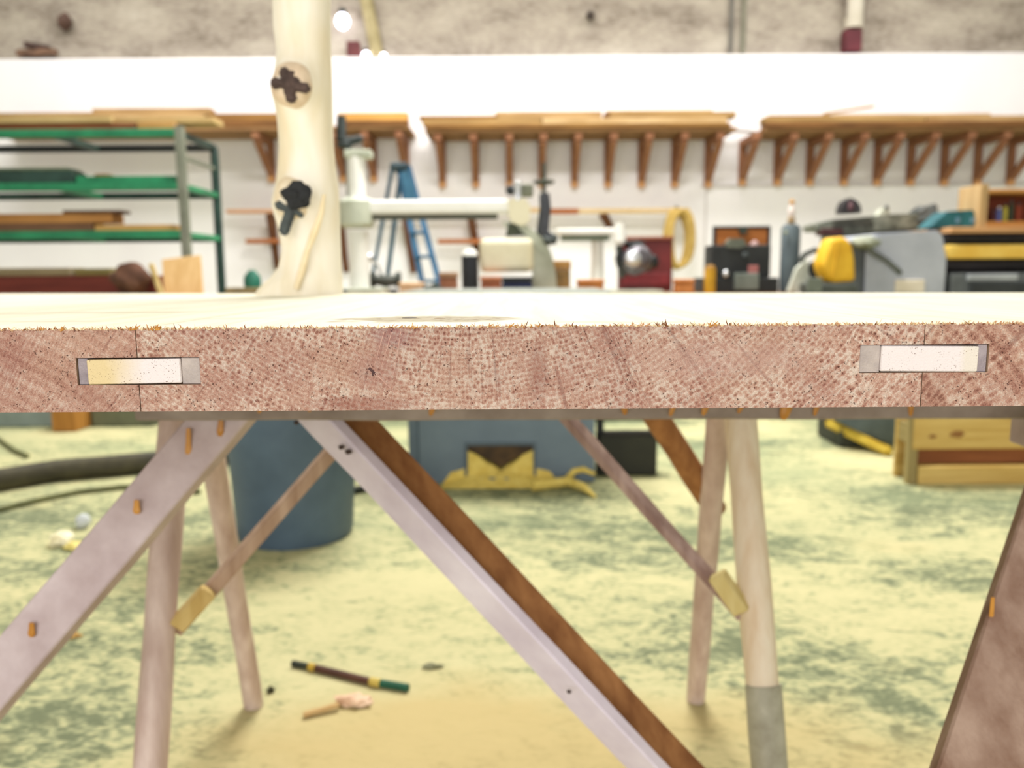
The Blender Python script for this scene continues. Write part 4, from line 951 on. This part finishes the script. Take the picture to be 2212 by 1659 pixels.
# ------------------------------------------------------------------ floor: table saw cabinet with dust spill
Ym = G(1090, 1042, 0).y
ts = thing('table_saw', (P(1090, 1000, Ym).x, Ym+.3, 0), 'blue-grey table saw cabinet on the floor with sawdust spilling from its square opening', 'saw')
mx0, mx1 = P(906, 1000, Ym).x, P(1284, 1000, Ym).x
ox0, ox1 = P(1010, 1000, Ym).x, P(1152, 1000, Ym).x; oz0, oz1 = .0, P(1080, 962, Ym).z
SBM = plain('718290', '627280', 5, .5)
ZT = .74
bm = join(box(mx0, ox0, Ym, Ym+.02, 0, ZT), box(ox1, mx1, Ym, Ym+.02, 0, ZT), box(ox0, ox1, Ym, Ym+.02, oz1, ZT),
          box(mx0, mx0+.02, Ym+.02, Ym+.6, 0, ZT), box(mx1-.02, mx1, Ym+.02, Ym+.6, 0, ZT), box(mx0+.02, mx1-.02, Ym+.58, Ym+.6, 0, ZT))
obj('cabinet', bm, SBM, ts)
obj('side_plate', box(P(880, 1000, Ym).x, mx0-.004, Ym+.04, Ym+.5, .03, ZT, .005), SBM, ts)
obj('table', box(mx0-.06, mx1+.06, Ym-.03, Ym+.62, ZT, ZT+.03, .005), plain('9aa09c', '82887f', 6, .4, .5), ts)
obj('opening_frame', join(box(ox0-.012, ox0, Ym-.006, Ym, 0, oz1+.012), box(ox1, ox1+.012, Ym-.006, Ym, 0, oz1+.012), box(ox0, ox1, Ym-.006, Ym, oz1, oz1+.012)), plain('5d6c78', '505e69', 6), ts)
# sawdust heap inside: slopes with a dark hollow on top
bm = bmesh.new(); NX, NY = 40, 24; gr = []
for j in range(NY+1):
    row = []
    for i in range(NX+1):
        fx = i/NX; fy = j/NY
        x = ox0-.10+(ox1-ox0+.20)*fx; y = Ym-.10+.45*fy
        u_ = (x-(ox0+ox1)/2)/((ox1-ox0)/2)
        inside = y > Ym-.004
        if inside:
            x = max(ox0+.001, min(ox1-.001, x))
            u_ = (x-(ox0+ox1)/2)/((ox1-ox0)/2)
            h_ = oz1*(.30+.58*abs(u_)**1.1)+(y-Ym)*.04
        else:
            h_ = oz1*.30*math.exp(-(u_*.75)**4)*max(0, 1-(Ym-y)/.09)
        h_ = max(.002, h_+.012*mnoise.noise(Vector((x*30, y*30, 1)))) if h_ > .004 else .001
        row.append(bm.verts.new((x, y, min(h_, oz1+.05 if inside else 9))))
    gr.append(row)
for j in range(NY):
    for i in range(NX): bm.faces.new((gr[j][i], gr[j][i+1], gr[j+1][i+1], gr[j+1][i]))
YD = plain('f0da7c', 'dcc05c', 30, .95, bump=.5)
obj('sawdust_heap', bm, YD, label='yellow sawdust heap spilling out of the saw cabinet opening', cat='sawdust', kind='stuff')
obj('opening_shade', pprism([(1011, 963), (1151, 963), (1151, 972), (1112, 990), (1082, 1008), (1050, 990), (1011, 974)], Ym+.008, .012), plain('5c4426', '2e2214', 12), ts, 'dark brown V sheet painting the shade over the caked dust in the opening')  # dark V sheet added for the shade inside the opening, above the heap
obj('dust_slat', bar(P(1038, 1036, Ym-.03), P(1100, 1036, Ym-.03), .016, .02), SBM, ts, 'low slat across the opening')
def ridge(name, pts, rad, m, lab, cat):
    return obj(name, tube([G(x, y, .004+r) if True else 0 for (x, y), r in zip(pts, rad)], rad, 10, .25), m, label=lab, cat=cat, kind='stuff', smooth=True)
ridge('sawdust_ridge', [(1150, 1048), (1190, 1044), (1225, 1040), (1260, 1052), (1285, 1072)], [.02, .018, .02, .016, .006], YD, 'crooked ridge of yellow sawdust along the foot of the saw cabinet', 'sawdust')
obj('dust_streak', tube([P(1228, 1034, Ym-.012), P(1240, 1018, Ym-.01), P(1260, 1014, Ym-.01), P(1284, 1024, Ym-.01)], [.015, .012, .012, .008], 8, .2), YD, label='hooked lip of sawdust clinging to the right of the saw cabinet', cat='sawdust', kind='stuff', smooth=True)
# dark machine right of it
Yk = G(1340, 1028, 0).y
dk = thing('dark_machine_base', (P(1350, 1000, Yk).x, Yk+.2, 0), 'black low machine base right of the table saw cabinet', 'machine')
obj('body', box(P(1292, 1000, Yk).x, P(1420, 1000, Yk).x, Yk, Yk+.12, .0, P(1350, 940, Yk).z, .01, 2), plain('2b2c22', '1d1e18', 6), dk)
obj('top_housing', box(P(1285, 1000, Yk).x, P(1430, 1000, Yk).x, Yk+.02, Yk+.12, P(1350, 912, Yk).z, P(1350, 880, Yk).z, .01, 2), plain('23251f', '181a16', 6), dk)
for px in (1296, 1420): obj('post', bar(P(px, 945, Yk+.05), P(px, 905, Yk+.05), .03, .03), BLACK, dk)
# rubbish bin
gbn = G(606, 1178, 0); bR = .185
bc = (G(606, 1192, 0).x, G(606, 1192, 0).y+bR, 0)
bn = thing('trash_can', bc, 'round blue-grey plastic trash can behind the left sawhorse legs', 'bin')
BINM = plain('566a7c', '485a6b', 5, .5)
obj('barrel', lathe(bc, [(bR*.96, 0), (bR, .02), (bR*1.10, .35), (bR*1.16, .60), (bR*1.17, .62), (bR*1.10, .62), (bR*.93, .03)], 40), BINM, bn, smooth=True)
obj('rim', lathe(bc, [(bR*1.17, .585), (bR*1.23, .59), (bR*1.24, .615), (bR*1.20, .63), (bR*1.12, .63)], 40), BINM, bn, smooth=True)
for s in (-1, 1): obj('handle', bar((bc[0]+s*bR*1.18, bc[1]-.05, .50), (bc[0]+s*bR*1.18, bc[1]+.05, .50), .05, .03, ref=(1, 0, 0), bev=.006), BINM, bn)
# hoses and cable on the floor at the left
hp = [(-80, 1046), (0, 1036), (120, 1016), (240, 1006), (345, 996), (440, 985), (560, 975)]
obj('vacuum_hose', tube([G(x, y, .045) for x, y in hp], .045, 16, .04), plain('4b4630', '332f20', 12), label='thick dark hose lying across the dusty floor at the left', cat='hose', smooth=True)
obj('power_cable', tube([G(x, y, .012) for x, y in ((-60, 1112), (0, 1100), (80, 1080), (170, 1062), (260, 1052), (340, 1050), (430, 1062))], .010, 8), plain('686a3f', '4e502e', 12), label='thin olive cable lying in front of the thick hose', cat='cable', smooth=True)
obj('power_cable', tube([G(x, y, .012) for x, y in ((-40, 930), (0, 950), (30, 972), (60, 985))], .010, 8), plain('6d7044', '525432', 12), label='short dark cable end on the floor at the left edge, behind the hose', cat='cable', smooth=True)
obj('bin_foot_cable', tube([G(x, y, .015) for x, y in ((700, 1078), (740, 1064), (800, 1052), (870, 1046))], .014, 8), plain('2f352e', '20241f', 12), label='black cable between the trash can and the table saw cabinet', cat='cable', smooth=True)
Yl = G(150, 922, 0).y
pl = thing('machine_plinth', (P(120, 900, Yl).x, Yl+.2, 0), 'low grey-blue machine plinth at the left, just under the slab edge', 'machine')
obj('plinth', box(P(-90, 900, Yl).x, P(140, 900, Yl).x, Yl, Yl+.4, 0, .16, .008), plain('8f9c98', '78847f', 5), pl)
obj('plinth_end', box(P(196, 900, Yl).x, P(330, 900, Yl).x, Yl, Yl+.4, 0, .13, .008), plain('6c6f58', '575a46', 6), pl)
obj('wood_block', box(P(143, 900, Yl).x, P(194, 900, Yl).x, Yl-.15, Yl+.1, 0, .16, .006), wood('b5813f', '93642c', 2, 3), label='orange-brown wooden block between the grey plinth parts at the left', cat='block')
# litter on the floor
def litter(name, px, py, r, m, lab, cat, seed, rough=.3, z=None):
    c = G(px, py, 0); return obj(name, blob(c+Vector((0, 0, r[2]*.85)), r, seed, rough), m, label=lab, cat=cat, smooth=True)
litter('plastic_lump', 132, 1178, (.032, .03, .022), plain('f0ead0', 'dcd2a8', 20), 'pale cream lump on the floor left of the sawhorse leg', 'litter', 1)
litter('plastic_lump', 165, 1186, (.03, .025, .012), plain('e6d88c', 'cdbb62', 20), 'low yellow lump beside the pale cream one', 'litter', 2)
litter('plastic_cup', 180, 1140, (.024, .024, .026), plain('cfd4d6', 'b4babd', 20), 'small silvery ball of foil on the floor behind the cream lump', 'litter', 3, .1)
def rod(pa, pb, r, m, name, par, lab=None):
    return obj(name, tube(line(G(*pa, r), G(*pb, r), 5), r, 12, .05), m, par, lab, smooth=True)
fp = G(760, 1460, 0)
fi = thing('striped_stick', fp, 'dark brown stick with yellow bands and green end lying on the floor', 'stick')
rod((632, 1433), (668, 1440), .007, plain('33392c', '23271f', 20), 'dark_end', fi); rod((668, 1440), (682, 1443), .0083, plain('c8a842', 'a88a30', 20), 'yellow_band', fi)
rod((682, 1443), (800, 1472), .0078, plain('5b3a2c', '44291f', 20), 'shaft', fi); rod((800, 1472), (822, 1476), .009, plain('c9b35a', 'ab9540', 20), 'yellow_band', fi)
rod((822, 1476), (882, 1486), .008, plain('1f5c44', '164432', 20), 'green_end', fi)
obj('wood_shard', bar(G(655, 1545, .006), G(732, 1522, .010), .012, .008, ref=(0, 0, 1), bev=.002, cuts=3, jit=.001), wood('d0b07c', 'b39360', 0, 8), label='thin tan splinter on the floor in front of the striped stick', cat='wood')
obj('bark_chip', blob(G(762, 1520, 0)+Vector((0, 0, .008)), (.034, .018, .010), 5, .4), plain('e9cdb0', 'd0a888', 30), label='pale pinkish wood chip on the floor in front of the striped stick', cat='wood')
obj('bark_chip', blob(G(1296, 1450, 0)+Vector((0, 0, .005)), (.020, .011, .006), 5, .3), plain('b4704a', '96583a', 30), label='reddish bark chip on the floor right of the pale leg', cat='wood')
obj('bark_chip', blob(G(152, 1377, 0)+Vector((0, 0, .005)), (.026, .011, .006), 8, .3), plain('c8a05c', 'a8823f', 30), label='tan shaving on the floor by the left board leg', cat='wood')
obj('bark_chip', blob(G(585, 1495, 0)+Vector((0, 0, .004)), (.007, .008, .007), 9, .3), plain('4c4a34', '36351f', 30), label='tiny dark chip right of the far left pole leg', cat='wood')
obj('bark_chip', blob(G(935, 1442, 0)+Vector((0, 0, .003)), (.020, .010, .005), 9, .3), plain('8a8a68', '6f6f50', 30), label='flat grey-green chip on the floor left of the pale leg', cat='wood')
# crate of boards at the right and the yellow board before it
Yp = G(2100, 1046, 0).y
cr = thing('wooden_crate', (P(2120, 1000, Yp).x, Yp+.2, 0), 'low wooden crate of yellow boards on the floor at the right edge', 'crate')
PW = wood('dcc078', 'bd9a52', 0, 3)
def cz(y): return P(2080, y, Yp).z
cx0, cx1 = P(1985, 1000, Yp).x, P(2400, 1000, Yp).x
obj('lower_slat', box(cx0, cx1, Yp, Yp+.025, max(0, cz(1046)), cz(1008), .003), PW, cr)
obj('middle_board', box(cx0-.02, cx1, Yp+.05, Yp+.08, cz(1008), cz(968), .003), wood('8f5a36', '6d4026', 0, 3), cr, 'brown recessed board')
obj('upper_slat', box(cx0-.03, cx1, Yp-.005, Yp+.02, cz(970), cz(895), .003), PW, cr)
for px, py, r_ in ((2015, 943, .014), (2068, 938, .026)):
    bm = blob(P(px, py, Yp-.006), (r_, .003, r_*.55), 2, .3, 2); obj('knot', bm, plain('9a6c38', '7a5228', 30), cr)
obj('corner_post', box(cx0-.04, cx0-.005, Yp, Yp+.04, 0, cz(900), .003), wood('a99868', '857548', 2, 3), cr)
obj('side_slat', bar((cx0-.02, Yp+.04, cz(940)), (cx0-.02, Yp+.12, cz(940)), .08, .02, ref=(1, 0, 0)), wood('a99868', '857548', 1, 3), cr)
obj('rear_slat', box(cx0-.03, cx1, Yp+.13, Yp+.15, 0, cz(900), .003), PW, cr)
a_, b_ = P(1786, 912, 3.9), P(1925, 978, 3.62)
yh = thing('yellow_channel', G(1860, 985, 0), 'yellow painted bar and dark blue box low on the floor left of the crate', 'machine')
obj('yellow_bar', bar(a_, b_, .045, .05, bev=.012, seg=2), plain('d9c050', 'b8992c', 12), yh, 'yellow bar')
obj('blue_box', pprism([(1812, 880), (1935, 880), (1935, 965), (1912, 955), (1860, 935), (1820, 915)], 3.75, .3), plain('5f6f78', '4a5860', 8), yh, 'dark blue-grey body')
obj('dark_foot', box(P(1830, 960, 3.72).x, P(1930, 960, 3.72).x, 3.8, 4.1, 0, .1, .01), plain('3a3f38', '292d28', 8), yh)
obj('support_leg', bar((P(1922, 960, 3.75).x, 3.78, 0), (P(1928, 900, 3.75).x, 3.8, .3), .04, .05), plain('8a8660', '6c6848', 8), yh)
